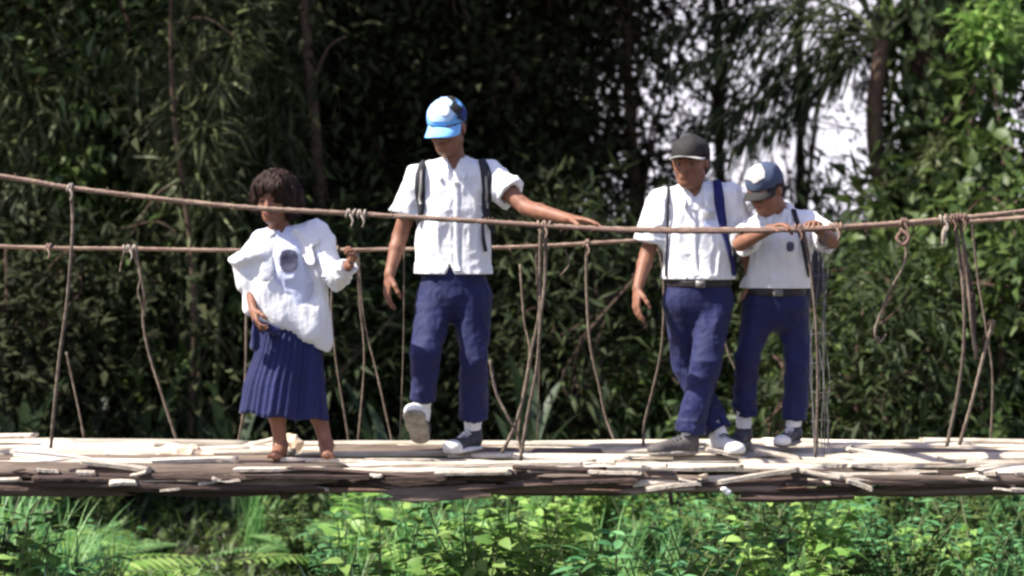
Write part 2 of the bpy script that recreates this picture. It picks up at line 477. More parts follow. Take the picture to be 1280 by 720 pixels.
V, F = tube(rope_path([(600, 277, -.012), (700, 284, -.014), (800, 289, -.014), (930, 289.5, -.014), (1060, 285, -.012)], 14), .008, 9, strands=2, twist=50); bp('rope_splice', (V, F), M['rope_dark'])

fb = []
for k in range(90):
    R_ = FR if k % 3 else BK; px = RNG.uniform(-40, 1320); py, Y = at_rope(R_, px); c = P(px, py, Y); a = RNG.uniform(0, 6.28); d_ = np.array([RNG.uniform(-.8, .8), math.cos(a), math.sin(a)]); d_ /= np.linalg.norm(d_)
    fb.append(tube(catmull([c + d_ * .008, c + d_ * RNG.uniform(.016, .024), c + d_ * .024 + [RNG.uniform(-.02, .02), 0, -RNG.uniform(0, .02)]], 3), [.0018, .0008], 4, caps=False))
tag(bp('frayed_fibres', join(fb), M['rope']), kind='stuff')
hang = [  # way points (px, py), depth, radius
    ([(88, 238), (91, 262), (90, 300), (84, 380), (75, 440), (69, 500), (64, 560)], .0, .0085),
    ([(83, 440), (92, 480), (100, 520), (107, 556)], 1.06, .006),
    ([(166, 312), (172, 330), (180, 372), (179, 400), (186, 440), (201, 490), (222, 556)], 1.1, .0075),
    ([(170, 316), (176, 345), (172, 365), (182, 395)], 1.09, .005),
    ([(155, 314), (152, 328), (150, 340)], 1.09, .004),
    ([(306, 312), (308, 400), (305, 500), (298, 556)], 1.1, .007),
    ([(420, 313), (414, 380), (420, 450), (431, 520), (438, 562)], 1.1, .006),
    ([(446, 313), (450, 380), (455, 450), (447, 560)], 1.1, .005),
    ([(448, 314), (455, 400), (472, 470), (492, 560)], 1.1, .0055),
    ([(505, 312), (504, 430), (500, 556)], 1.12, .004),
    ([(676, 286), (675, 340), (674, 390), (664, 440), (658, 480), (644, 530), (628, 566)], .05, .009),
    ([(682, 286), (681, 350), (676, 400), (671, 460), (660, 520), (650, 576)], .0, .0085),
    ([(612, 450), (620, 490), (634, 520), (648, 545), (652, 574)], .02, .007),
    ([(650, 330), (655, 400), (662, 440), (652, 500), (645, 560)], 1.08, .006),
    ([(670, 310), (674, 430), (672, 556)], 1.1, .005),
    ([(733, 308), (733, 360), (737, 430), (748, 480), (757, 520), (770, 556)], 1.1, .0075),
    ([(706, 312), (712, 330), (700, 345)], 1.1, .004),
    ([(822, 298), (830, 350), (828, 430), (815, 490), (806, 530), (804, 572)], .75, .0075),
    ([(838, 300), (839, 360), (842, 440)], 1.1, .004),
    ([(905, 292), (905, 420), (935, 500), (930, 556)], 1.1, .0055),
    ([(1130, 296), (1133, 315), (1128, 335), (1112, 365), (1099, 395), (1093, 415), (1100, 428), (1108, 418)], .04, .0065),
    ([(1193, 276), (1200, 320), (1205, 380), (1204, 440), (1196, 500), (1184, 558)], .0, .009),
    ([(1200, 276), (1208, 330), (1214, 400), (1220, 450)], .02, .008),
    ([(1242, 400), (1228, 450), (1214, 505), (1199, 556)], .05, .009),
    ([(1215, 275), (1222, 350), (1232, 410), (1240, 470), (1238, 556)], 1.1, .006),
    ([(1004, 285), (1012, 330), (1020, 400), (1022, 480), (1020, 572)], .0, .007),
    ([(-120, 200), (-130, 400), (-140, 570)], 0, .008), ([(-60, 306), (-50, 430), (-40, 560)], 1.1, .008),
    ([(1400, 250), (1405, 400), (1390, 570)], 0, .008), ([(1450, 255), (1440, 400), (1455, 555)], 1.1, .008),
]
for pts, Y, r in hang:
    n = len(pts); pp = catmull([P(x + random.uniform(-.6, .6), y, Y + .012 * math.sin(k * 2.1)) for k, (x, y) in enumerate(pts)], 9)
    bp('hanger', tube(pp, [r, r * .8, r * .9], 8, strands=2, twist=60), M['wire'])
# frayed fishing-net like bundle of thin cords hanging beside the leaning boy
parts = []
for k in range(7):
    x = 1012 + 22 * RNG.random(); pp = [P(x + RNG.uniform(-4, 4) * (t > 0) + 3 * t, 292 + 278 * t, .04 + .05 * RNG.random()) for t in np.linspace(0, 1, 7)]
    parts.append(tube(catmull(pp, 6), .0018, 4, caps=False))
for k in range(7):
    y = 310 + k * 36; parts.append(tube(catmull([P(1012 + 3 * k / 16, y + RNG.uniform(-3, 3), .05), P(1025, y + RNG.uniform(-3, 3), .04), P(1038, y, .05)], 4), .0015, 4, caps=False))
M['net'] = mat('net', (.16, .15, .15), (.09, .085, .085), rough=.8, scale=40)
bp('hanging_net', join(parts), M['net'])
# brown sacking wound round the hangers at the right
bp_pr = [(cone(P(1203, 290, .1), P(1212, 372, .1), .008, .013), .02), (cone(P(1212, 372, .1), P(1222, 440, .1), .013, .006), .02)]
F_ = field_for(bp_pr, .004); F_.disp(.014, (14, 14, 5), 2); F_.disp(.010, (40, 40, 12), 5)
V, Q = F_.mesh(); mk('rope_wrapping', V, Q, mat('sacking', (.035, .02, .016), (.07, .042, .03), rough=.95, scale=30, bump=1), bridge)
V, F = tube(catmull([P(1183, 282, -.01), P(1180, 292, -.02), P(1179, 306, -.02)], 5), [.008, .012, .008], 6); bp('rag_strip', (V, F), M['knot'])
V, F = tube(catmull([P(1125, 286, -.01), P(1136, 296, -.03), P(1130, 306, -.03), P(1121, 298, -.02), P(1128, 288, 0)], 6), .008, 7); bp('rope_loop', (V, F), M['rope_dark'])

def board(L, W, T, seg=12, ragged=.05, bow=.01, seed=0, half=False):
    """split slat: slightly bowed, uneven edges, broken ends"""
    r = np.random.default_rng(seed); V = []; F = []; kink = r.uniform(-1, 1) * bow; tk = r.uniform(.3, .7)
    ns = 5
    e0 = r.uniform(0, ragged, ns + 1); e1 = r.uniform(0, ragged, ns + 1)
    for i in range(seg + 1):
        t = i / seg; b = kink * (abs(t - tk) - .3) ; wv = W * (1 + .10 * math.sin(5 * t + seed) + r.uniform(-.05, .05)); yo = .012 * math.sin(3.1 * t + seed * 1.7)
        for k in range(ns + 1):
            u = k / ns * 2 - 1; x = (-L / 2 + e0[k]) * (1 - t) + (L / 2 - e1[k]) * t
            arch = (1 - u * u) * T * (.9 if half else .25)
            V.append((x, yo + u * wv / 2, T / 2 + b + arch + r.uniform(-.0008, .0008)))
        for k in range(ns, -1, -1):
            u = k / ns * 2 - 1; x = (-L / 2 + e0[k]) * (1 - t) + (L / 2 - e1[k]) * t
            V.append((x, yo + u * wv / 2 * .97, -T / 2 + b + ((1 - u * u) * T * .5 if half else 0)))
    m = 2 * (ns + 1)
    for i in range(seg):
        for k in range(m):
            a = i * m + k; b = i * m + (k + 1) % m; F.append([a, a + m, b + m, b])
    for k in range(ns):
        F.append([k, k + 1, m - 2 - k, m - 1 - k]); e = seg * m; F.append([e + m - 1 - k, e + m - 2 - k, e + k + 1, e + k])
    me = bpy.data.meshes.new('slat'); me.from_pydata(V, [], F); me.update(); return me
PM = [board(L, W, T, seed=i, half=h, ragged=rg, bow=bw) for i, (L, W, T, h, rg, bw) in enumerate(
    ((1.3, .125, .016, False, .05, .012), (1.0, .075, .014, True, .03, .010), (1.6, .11, .015, True, .06, .018), (.8, .12, .018, False, .05, .006), (1.2, .06, .013, True, .04, .02), (.6, .09, .016, False, .07, .004)))]
for me in PM:
    me.materials.append(M['plank'])
    me.polygons.foreach_set('use_smooth', [p.normal.z > .3 for p in me.polygons])
def put_plank(me, x, y, z, yaw=0, pitch=0, roll=0, sx=1, sy=1, name='slat', m=None, sz=1):
    o = bpy.data.objects.new(name, me); COL.objects.link(o); o.parent = bridge
    off = ORIG[bridge.name]; o.location = (x - off[0], y - off[1], z - off[2]); o.rotation_euler = (roll, pitch, yaw); o.scale = (sx, sy, sz)
    if m: 
        o.material_slots[0].link = 'OBJECT'; o.material_slots[0].material = m
    return o
cnt = 0
for row in range(10):                     # the walking surface
    y = .06 + row * .108; x = -4.6 + random.uniform(-.3, .1)
    while x < 4.6 and cnt < 92:
        me = PM[random.randrange(5)]; L = {0: 1.3, 1: 1.0, 2: 1.6, 3: .8, 4: 1.2}[PM.index(me)]
        vis = abs(x) < 2.9
        sx = random.uniform(.85, 1.15) * (1 if vis else 1.5)
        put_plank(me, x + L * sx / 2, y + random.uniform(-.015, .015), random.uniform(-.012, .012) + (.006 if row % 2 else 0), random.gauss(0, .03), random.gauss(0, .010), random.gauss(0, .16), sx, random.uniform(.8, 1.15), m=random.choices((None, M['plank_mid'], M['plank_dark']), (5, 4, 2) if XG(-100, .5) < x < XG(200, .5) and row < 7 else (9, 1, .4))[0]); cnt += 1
        x += L * sx * random.uniform(.86, .97)
# loose sticks and slats seen individually (x0,y0,x1,y1 in the photo, depth, width, dark)
ST = [(-30, 546, 46, 545, .95, .07, 0), (86, 556, 236, 561, .98, .03, 0), (20, 566, 130, 578, .30, .10, 0), (100, 576, 190, 588, .02, .05, 0), (130, 568, 240, 578, .35, .07, 0), (45, 588, 75, 590, -.03, .05, 0),
      (95, 592, 120, 592, -.05, .03, 0), (136, 604, 172, 603, -.06, .06, 0), (186, 576, 300, 574, .15, .08, 0), (265, 600, 302, 601, -.06, .035, 0), (292, 587, 412, 586, .0, .05, 0),
      (294, 562, 345, 549, .92, .03, 0), (320, 575, 348, 560, .62, .025, 0), (496, 558, 570, 566, .80, .05, 0), (500, 566, 640, 564, .72, .06, 0), (450, 578, 620, 580, .20, .09, 0), (542, 592, 640, 590, -.04, .06, 0),
      (560, 572, 665, 568, .45, .06, 0), (655, 560, 720, 562, .85, .04, 0), (640, 572, 790, 574, .30, .10, 0), (735, 590, 803, 592, -.04, .03, 0), (745, 579, 770, 580, -.03, .03, 0), (806, 613, 876, 604, -.06, .025, 0),
      (896, 603, 1000, 586, -.05, .028, 0), (800, 583, 835, 584, -.04, .05, 0), (866, 586, 930, 584, -.03, .03, 0), (940, 562, 1000, 574, .34, .11, 0), (930, 558, 990, 566, .62, .07, 0), (880, 560, 935, 574, .30, .08, 0),
      (1056, 562, 1130, 572, .50, .07, 0), (1062, 558, 1078, 566, .75, .03, 0), (1120, 560, 1168, 558, .84, .06, 0), (1150, 551, 1290, 553, .98, .06, 0), (1058, 600, 1092, 612, -.06, .04, 0), (1000, 590, 1050, 596, -.04, .05, 0),
      (1060, 582, 1170, 592, .03, .10, 0), (1170, 574, 1300, 570, .35, .12, 0), (1205, 596, 1268, 606, -.05, .04, 0), (1232, 592, 1246, 592, -.05, .03, 0), (1268, 592, 1320, 592, -.04, .04, 0), (1262, 612, 1310, 614, -.07, .03, 0), (1180, 600, 1225, 594, -.05, .03, 0),
      (40, 598, 160, 600, -.05, .05, 1), (300, 596, 470, 597, -.04, .05, 1), (640, 586, 760, 588, -.03, .04, 1), (690, 604, 800, 600, -.06, .04, 1), (1080, 604, 1200, 606, -.05, .05, 1), (980, 604, 1070, 606, -.05, .04, 1), (480, 600, 560, 598, -.05, .03, 1)]
for k, (x0, y0, x1, y1, Y, W, dk) in enumerate(ST):
    a = P(x0, y0, Y); b = P(x1, y1, Y + random.uniform(-.03, .03)); c = (a + b) / 2; L = np.linalg.norm(b - a); mi = k % 5
    me = PM[mi]; mL, mW = ((1.3, .10), (1.0, .075), (1.6, .09), (.8, .12), (1.2, .06))[mi]; d = (b - a) / L
    put_plank(me, *c, math.atan2(d[1], d[0]), -math.asin(d[2]), random.uniform(-.15, .15), L / mL, W / mW, 'loose_slat', M['plank_dark'] if dk else None, .75)
for q in range(26):
    x = random.uniform(-2.6, 2.6); mi = random.choice((1, 4, 5)); put_plank(PM[mi], x, random.uniform(-.06, .02), random.uniform(-.075, -.005), random.gauss(0, .12), random.gauss(0, .12), random.gauss(0, .3), random.uniform(.08, .22), random.uniform(.2, .5), 'splinter', None, .5)
# bearers: long dark poles under the slats, cross poles, suspension ropes
def pole(a, b, r, name, m, jit=.12, wob=.012):
    n = 22; t = np.linspace(0, 1, n)[:, None]; pts = np.array(a) * (1 - t) + np.array(b) * t
    pts[:, 1] += wob * np.sin(t[:, 0] * 9 + a[2] * 50); pts[:, 2] += wob * np.sin(t[:, 0] * 13 + a[1] * 40)
    bp(name, tube(pts, [r, r * .85], 9, jitter=jit), m)
for y, z, r in ((.07, -.08, .016), (.05, -.050, .020), (.55, -.06, .03), (1.0, -.06, .03), (1.08, -.09, .025)):
    for k in range(4):
        x0 = -5.0 + k * 2.5 + random.uniform(-.3, .3); dz = random.uniform(-.012, .012)
        pole((x0 - .2, y + random.uniform(-.01, .01), z + dz), (x0 + 2.75, y + random.uniform(-.012, .012), z + random.uniform(-.02, .02)), r * random.uniform(.8, 1.15), 'bearer', M['plank_dark'], .3)
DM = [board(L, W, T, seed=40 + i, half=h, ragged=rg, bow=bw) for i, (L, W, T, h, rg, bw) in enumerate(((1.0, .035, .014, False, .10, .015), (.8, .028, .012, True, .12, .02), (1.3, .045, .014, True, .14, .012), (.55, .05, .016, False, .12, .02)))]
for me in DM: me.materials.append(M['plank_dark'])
k = 0
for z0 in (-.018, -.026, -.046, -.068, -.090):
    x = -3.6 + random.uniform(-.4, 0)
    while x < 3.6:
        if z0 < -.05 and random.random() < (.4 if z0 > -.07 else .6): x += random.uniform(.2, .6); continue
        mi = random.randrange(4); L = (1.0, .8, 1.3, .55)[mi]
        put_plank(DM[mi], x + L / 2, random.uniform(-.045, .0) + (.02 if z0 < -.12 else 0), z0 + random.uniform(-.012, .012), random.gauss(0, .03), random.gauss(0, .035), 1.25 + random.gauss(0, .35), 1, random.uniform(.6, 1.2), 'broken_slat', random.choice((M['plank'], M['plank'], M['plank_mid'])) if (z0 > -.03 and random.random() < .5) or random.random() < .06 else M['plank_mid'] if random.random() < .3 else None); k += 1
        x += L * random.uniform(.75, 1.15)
for k in range(14):
    x = -4.5 + k * .69 + random.uniform(-.1, .1); pole((x, .02, -.095 + .01 * math.sin(k)), (x + .05, 1.16, -.10), .022, 'cross_pole', M['plank_dark'], wob=.004)
for y in (.03, 1.05):
    bp('deck_rope', tube(catmull([(-6.5, y, .25), (-4.5, y, -.10), (-2, y, -.08), (0, y, -.085), (2, y, -.08), (4.5, y, -.10), (6.5, y, .25)], 10), .012, 8, strands=3, twist=70), M['rope_dark'])
pv, pf = tube([P(837, 600, -.03), P(838, 618, -.035), P(840, 632, -.03)], [.012, .008], 7); bp('broken_stub', (pv, pf), M['plank_dark'])
for sx in (-1, 1):                        # end posts outside the picture
    for y in (-.1, 1.2): bp('post', tube([(sx * 6.3, y, -1.0), (sx * 6.3, y, 2.3)], .09, 10, jitter=.04), M['bark'])
# a rounded piece of curled bark / mat, pale white scraps
sd = [(cone(P(205, 568, .42), P(262, 570, .40), .030, .022), .02), (cone(P(215, 562, .45), P(240, 564, .42), .030, .028), .02)]
F_ = field_for(sd, .005); F_.plane(P(230, 580, .4), (0, 0, -1)); F_.disp(.02, (20, 20, 20), 3); V, Q = F_.mesh()
tag(mk('folded_sack', V, Q, mat('sack', (.62, .50, .38), (.5, .38, .27), rough=.9, scale=20, bump=.6), origin=V.mean(0)), 'tan folded sack lying on the slats left of the girl', 'sack')
F_ = field_for([(cone(P(362, 546, .62), P(371, 556, .60), .024, .030), .02)], .005); F_.disp(.015, (20, 20, 20), 5); V, Q = F_.mesh()
tag(mk('wood_block', V, Q, mat('block', (.55, .44, .33), (.42, .32, .22), rough=.9, scale=20, bump=.6), origin=V.mean(0)), 'rounded pale wood block behind the bare feet of the girl', 'wood block')
F_ = field_for([(cone(P(906, 612, -.07), P(909, 616, -.07), .013, .014), .01)], .004); F_.disp(.014, (24, 24, 24), 5); V, Q = F_.mesh()
mk('white_rag', V, Q, M['sock'], bridge)

# ------------------------------------------------------------------ leaves
def leaf_arrays(C, D, N, L, W, droop=.25, fold=.25):
    """C base points, D directions, N normals (n,3), L lengths, W widths -> folded pointed leaves, 6 vertices, 4 quads/tris each"""
    D = D / (np.linalg.norm(D, axis=1)[:, None] + 1e-9); S = np.cross(D, N); S /= np.linalg.norm(S, axis=1)[:, None] + 1e-9; U = np.cross(S, D)
    L = L[:, None]; W = W[:, None]
    m1 = C + D * L * .45 + U * L * .02; tip = C + D * L - U * L * droop
    l1 = C + D * L * .38 + S * W * .5 + U * W * fold; r1 = C + D * L * .38 - S * W * .5 + U * W * fold
    V = np.stack([C, l1, tip, r1, m1], 1).reshape(-1, 3); n = len(C)
    b = (np.arange(n) * 5)[:, None]
    F = np.concatenate([b + np.array([[0, 4, 1]]), b + np.array([[1, 4, 2]]), b + np.array([[0, 3, 4]]), b + np.array([[3, 2, 4]])], 1).reshape(-1, 3)
    return V, F
def leaf_arrays2(C, D, N, L, W, droop=.25, fold=.12):
    D = nrm_rows(D); S = nrm_rows(np.cross(D, N)); U = np.cross(S, D); L = L[:, None]; W = W[:, None]; P_ = [C]
    for t, w_ in ((.18, .72), (.42, 1.0), (.72, .66)):
        m_ = C + D * L * t - U * L * droop * t * t
        P_ += [m_ + S * W * .5 * w_ + U * W * fold * w_, m_, m_ - S * W * .5 * w_ + U * W * fold * w_]
    P_.append(C + D * L - U * L * droop); V = np.stack(P_, 1).reshape(-1, 3); n = len(C); b = (np.arange(n) * 11)[:, None]
    T = [(0, 2, 1), (0, 3, 2), (7, 8, 10), (8, 9, 10)]
    for a in (1, 4): T += [(a, a + 1, a + 4), (a, a + 4, a + 3), (a + 1, a + 2, a + 5), (a + 1, a + 5, a + 4)]
    return V, np.concatenate([b + np.array([t]) for t in T], 1).reshape(-1, 3)
def mesh_np(name, V, F, m):
    me = bpy.data.meshes.new(name); n, k = F.shape
    me.vertices.add(len(V)); me.vertices.foreach_set('co', np.asarray(V, np.float32).ravel()); me.loops.add(n * k); me.loops.foreach_set('vertex_index', F.astype(np.int32).ravel())
    me.polygons.add(n); me.polygons.foreach_set('loop_start', np.arange(0, n * k, k, dtype=np.int32)); me.update(calc_edges=True); me.materials.append(m); return me
def rdir(n, up=0.0):
    v = RNG.normal(size=(n, 3)); v[:, 2] += up; return v / np.linalg.norm(v, axis=1)[:, None]
def cluster_leaves(cent, per, spread, L, W, up=-.1, twig=None):
    C = np.repeat(cent, per, 0); off = RNG.normal(size=C.shape) * spread; C = C + off
    D = nrm_rows(off * .8 / (spread + 1e-6) + RNG.normal(size=C.shape) * .7 + [0, 0, up]); N = nrm_rows(RNG.normal(size=C.shape) * .6 + [0, 0, 1])
    return leaf_arrays(C, D, N, L * RNG.uniform(.6, 1.3, len(C)), W * RNG.uniform(.6, 1.3, len(C)))
def nrm_rows(v): return v / (np.linalg.norm(v, axis=1)[:, None] + 1e-9)
def mesh_tubes(name, parts, m):
    V, F = join(parts); me = bpy.data.meshes.new(name); me.from_pydata([tuple(v) for v in V], [], F); me.update()
    me.polygons.foreach_set('use_smooth', np.ones(len(me.polygons), bool)); me.materials.append(m); return me

def tree_proto(name, H, crown_c, crown_r, ncl, per, spread, L, W, trunk_r, bark, leafm, nb=9, seed=0, low=0.0, lean=(0, 0)):
    r = np.random.default_rng(seed)
    top = np.array([lean[0], lean[1], H * .8]); tp = catmull([(0, 0, -.3), (lean[0] * .2 + .05, lean[1] * .2, H * .25), (lean[0] * .6 - .06, lean[1] * .6, H * .5), top], 6)
    parts = [tube(tp, [trunk_r * 1.25, trunk_r, trunk_r * .7, trunk_r * .3], 10, jitter=.06)]
    v = r.normal(size=(ncl, 3)); v /= np.linalg.norm(v, axis=1)[:, None]
    cent = np.array(crown_c) + v * (r.uniform(.35, 1, (ncl, 1)) ** .5) * np.array(crown_r)
    for k in range(nb):
        t = r.uniform(.3, .95); i = int(t * (len(tp) - 1)); a = tp[i]; b = cent[r.integers(ncl)]
        mid = (a + b) / 2 + r.normal(size=3) * .15 + [0, 0, .15]
        parts.append(tube(catmull([a, mid, b], 5), [trunk_r * .35, trunk_r * .2, .012], 6))
        for q in range(3):
            c = cent[np.argsort(np.linalg.norm(cent - b, axis=1))[q + 1]]; parts.append(tube(catmull([mid * .4 + b * .6, (b + c) / 2 + r.normal(size=3) * .05, c], 3), [trunk_r * .14, .008], 5))
    V, F = cluster_leaves(cent, per, spread, L, W)
    return mesh_tubes(name + '_trunk', parts, bark), mesh_np(name + '_crown', V, F, leafm)

def plant_tree(proto, name, x, y, rz, s, label, cat='tree', group='trees of the wood behind the bridge', z=None):
    e = bpy.data.objects.new(name, None); COL.objects.link(e); e.location = (x, y, float(gz(x, y)) - .03 if z is None else z); e.rotation_euler = (0, 0, rz); e.scale = (s,) * 3 if not hasattr(s, '__len__') else s
    tag(e, label, cat, group)
    for nm, me in zip(('trunk', 'crown') if cat != 'shrub' else ('stems', 'foliage'), proto):
        o = bpy.data.objects.new(nm, me); COL.objects.link(o); o.parent = e
    return e
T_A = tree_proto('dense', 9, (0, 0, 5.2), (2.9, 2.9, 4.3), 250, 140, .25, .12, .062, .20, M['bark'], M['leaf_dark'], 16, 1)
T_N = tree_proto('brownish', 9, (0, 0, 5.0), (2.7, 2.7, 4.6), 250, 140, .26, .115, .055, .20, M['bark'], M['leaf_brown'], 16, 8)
T_B = tree_proto('drooping', 8, (0, 0, 4.6), (2.6, 2.6, 3.9), 220, 110, .25, .17, .045, .15, M['bark_red'], M['leaf_mid'], 16, 2)
T_C = tree_proto('airy', 7, (0, 0, 3.9), (1.5, 1.2, 3.3), 44, 42, .17, .11, .055, .07, M['bark'], M['leaf_brown'], 24, 3)
T_D = tree_proto('bare', 10, (0, 0, 7.4), (2.6, 2.6, 3.6), 170, 120, .28, .12, .05, .11, M['bark_red'], M['leaf_dark'], 10, 12)
S_A = tree_proto('shrub', 1.7, (0, 0, .85), (.95, .85, .95), 90, 70, .16, .11, .055, .03, M['bark'], M['leaf_dark'], 10, 4)
S_E = tree_proto('narrow_shrub', 1.9, (0, 0, .95), (.8, .8, 1.1), 46, 80, .20, .17, .030, .03, M['bark'], M['leaf_dark'], 14, 24)
S_G = tree_proto('loose_shrub', 2.1, (.1, 0, 1.1), (.9, .8, 1.1), 30, 75, .13, .14, .075, .035, M['bark'], M['leaf_mid'], 16, 26)
S_D = tree_proto('dark_shrub', 1.9, (0, 0, .85), (1.0, .9, 1.05), 70, 80, .17, .12, .05, .03, M['bark'], M['leaf_brown'], 10, 14)  # darker leaves put the shade under the canopy into the colour
S_B = tree_proto('bush', 1.5, (0, 0, .75), (.85, .8, .8), 90, 60, .15, .10, .055, .03, M['bark'], M['leaf_mid'], 10, 5)
kinds = {'A': (T_A, 'broad dark-leaved tree'), 'B': (T_B, 'narrow-leaved green tree'), 'C': (T_C, 'thin airy tree against the sky'), 'N': (T_N, 'dark brownish-leaved tree'), 'D': (T_D, 'tall tree with bare reddish trunk')}
trees = [  # kind, px column, depth, rot, scale, where
    ('A', -140, 8.6, .3, 1.0, 'at the far left edge of the wood'), ('B', 40, 8.4, 1.2, .95, 'at the left, above the end of the upper rope'), ('A', 175, 10.0, 2.0, 1.05, 'behind the leftmost knot of the lower rope'),
    ('D', 424, 9.0, 4.0, .95, 'standing between the girl and the tall boy'), ('N', 330, 10.0, 3.1, 1.05, 'standing behind the girl'), ('N', 500, 9.8, .9, 1.0, 'standing behind the tall boy in the blue cap'),
    ('N', 550, 9.6, 2.6, .82, 'right of the blue cap, its edge against the sky'), ('B', 250, 13, 5.0, 1.2, 'deep in the wood behind the girl'), ('A', 400, 13.5, 1.7, 1.25, 'deep in the wood behind the tall boy'),
    ('A', 60, 14, 4.2, 1.3, 'deep in the wood at the left edge'), ('N', 480, 13.2, 2.2, .95, 'deep in the wood behind the tallest boy\'s arm'), ('A', -250, 12, 5.5, 1.3, 'outermost on the left'),
    ('C', 790, 9.2, .4, .85, 'just left of the boy in the grey cap'), ('C', 1000, 12.0, 1.3, .8, 'far behind the leaning boy'), ('C', 900, 11.0, 5.1, .8, 'far behind the boy in the grey cap'), ('C', 690, 9.6, 4.4, 1.0, 'behind the hand on the rope'), ('A', 1560, 9.4, 1.1, .95, 'beyond the right edge of the picture')]
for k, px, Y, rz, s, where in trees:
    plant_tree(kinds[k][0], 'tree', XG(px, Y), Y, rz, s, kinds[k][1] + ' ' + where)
shr = [('A', 20, 5.4, .95), ('B', 120, 6.0, 1.0), ('A', 230, 6.2, 1.1), ('A', 340, 6.6, 1.0), ('A', 450, 6.2, 1.0), ('B', 560, 6.8, .95), ('A', 650, 6.4, 1.0), ('A', 740, 6.0, 1.0), ('B', 820, 6.2, .95),
       ('A', 900, 6.8, 1.05), ('B', 980, 6.2, .9), ('B', 1080, 4.9, .95), ('B', 1160, 5.6, 1.1), ('B', 1250, 5.0, 1.0), ('A', 1120, 6.9, 1.15), ('A', 1230, 7.0, 1.2), ('B', 1350, 5.8, 1.1), ('A', -80, 5.8, 1.1), ('A', 1010, 7.8, 1.1), ('A', 690, 8.0, 1.1), ('A', 840, 8.0, 1.1), ('B', 1320, 7.2, 1.2), ('A', 120, 8, 1.2), ('A', 400, 8, 1.2), ('B', 500, 8.2, 1.2)]
wh = ['below the left end of the ropes', 'at the left, behind the leftmost hanger', 'left of the girl\'s skirt', 'directly behind the girl', 'between girl and tall boy', 'behind the tall boy\'s legs', 'behind the crossing hangers', 'right of the crossing hangers',
      'left of the grey-capped boy\'s legs', 'between the legs of the two right-hand boys', 'behind the leaning boy\'s legs', 'right of the leaning boy, near the deck', 'under the dangling rope end', 'lower right corner of the thicket', 'behind the dangling rope',
      'behind the brown wrapped hangers', 'past the right edge', 'past the left edge', 'farther back behind the leaning boy', 'farther back right of the tall boy', 'farther back behind the grey-capped boy', 'farther back at the right edge', 'farther back at the left', 'farther back behind the girl', 'farther back behind the tall boy']
kk = 0
shr = [(k, px, Y + .6, s) for k, px, Y, s in shr]
for (k, px, Y, s), wv in zip(shr, wh):
    if 790 < px < 1070: s *= .66
    kk += 1
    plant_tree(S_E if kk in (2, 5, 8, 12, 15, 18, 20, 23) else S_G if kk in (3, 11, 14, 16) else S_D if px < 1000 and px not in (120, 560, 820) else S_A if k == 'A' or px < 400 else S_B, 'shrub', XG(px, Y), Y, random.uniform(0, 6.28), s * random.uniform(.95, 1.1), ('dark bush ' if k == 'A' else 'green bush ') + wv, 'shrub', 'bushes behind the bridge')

# slender bare stems and big-leaved plants in front of the thicket
for q, (px, Y, tx, h, r) in enumerate(((60, 6.4, 95, 5, .03), (150, 7.2, 120, 6, .04), (232, 6.0, 228, 5, .022), (385, 7.0, 400, 6, .05), (470, 6.6, 455, 5, .025), (612, 7.4, 640, 6, .04), (700, 6.9, 690, 5, .03), (775, 7.6, 800, 6, .035), (1075, 6.4, 1100, 4, .022))):
    x, y = XG(px, Y), Y; z = float(gz(x, y)); b = np.array([x, y, z]); t = np.array([XG(tx, Y), Y, z + h])
    if q not in (2, 3): continue
    e = empty('bare_stem', b, ('slender bare stem ' + ('left of the leftmost front hanger', 'near the white knot of the lower rope', 'just left of the girl', 'between girl and tall boy, the thickest', 'left of the tall boy', 'right of the tall boy\'s hip', 'behind the crossing hangers', 'left of the grey-capped boy', 'right of the leaning boy')[q]), 'tree stem', 'bare stems in the thicket')
    cv = catmull([b - [0, 0, .2], b * .7 + t * .3 + [.06, 0, 0], b * .4 + t * .6 - [.08, 0, 0], t], 6); pr_ = [tube(cv, [r, r * .8, r * .5], 8, jitter=.1)]
    for k in range(7):
        p_ = cv[3 + (k * 2) % 14]; d_ = np.array([random.uniform(-.6, .6), random.uniform(-.4, .3), random.uniform(-.5, .5)]); pr_.append(tube(catmull([p_, p_ + d_ * .5 + [0, 0, .12], p_ + d_ * 1.1], 4), [r * .35, .004], 5))
    V, F = join(pr_); mk('trunk', V, F, M['bark'], e)
    cent = np.array([cv[k] + RNG.normal(size=3) * .25 for k in range(3, len(cv))]); V, F = cluster_leaves(cent, 60, .22, .15, .05, up=-.6); mk('foliage', V, F, M['leaf_brown'], e, smooth=False)
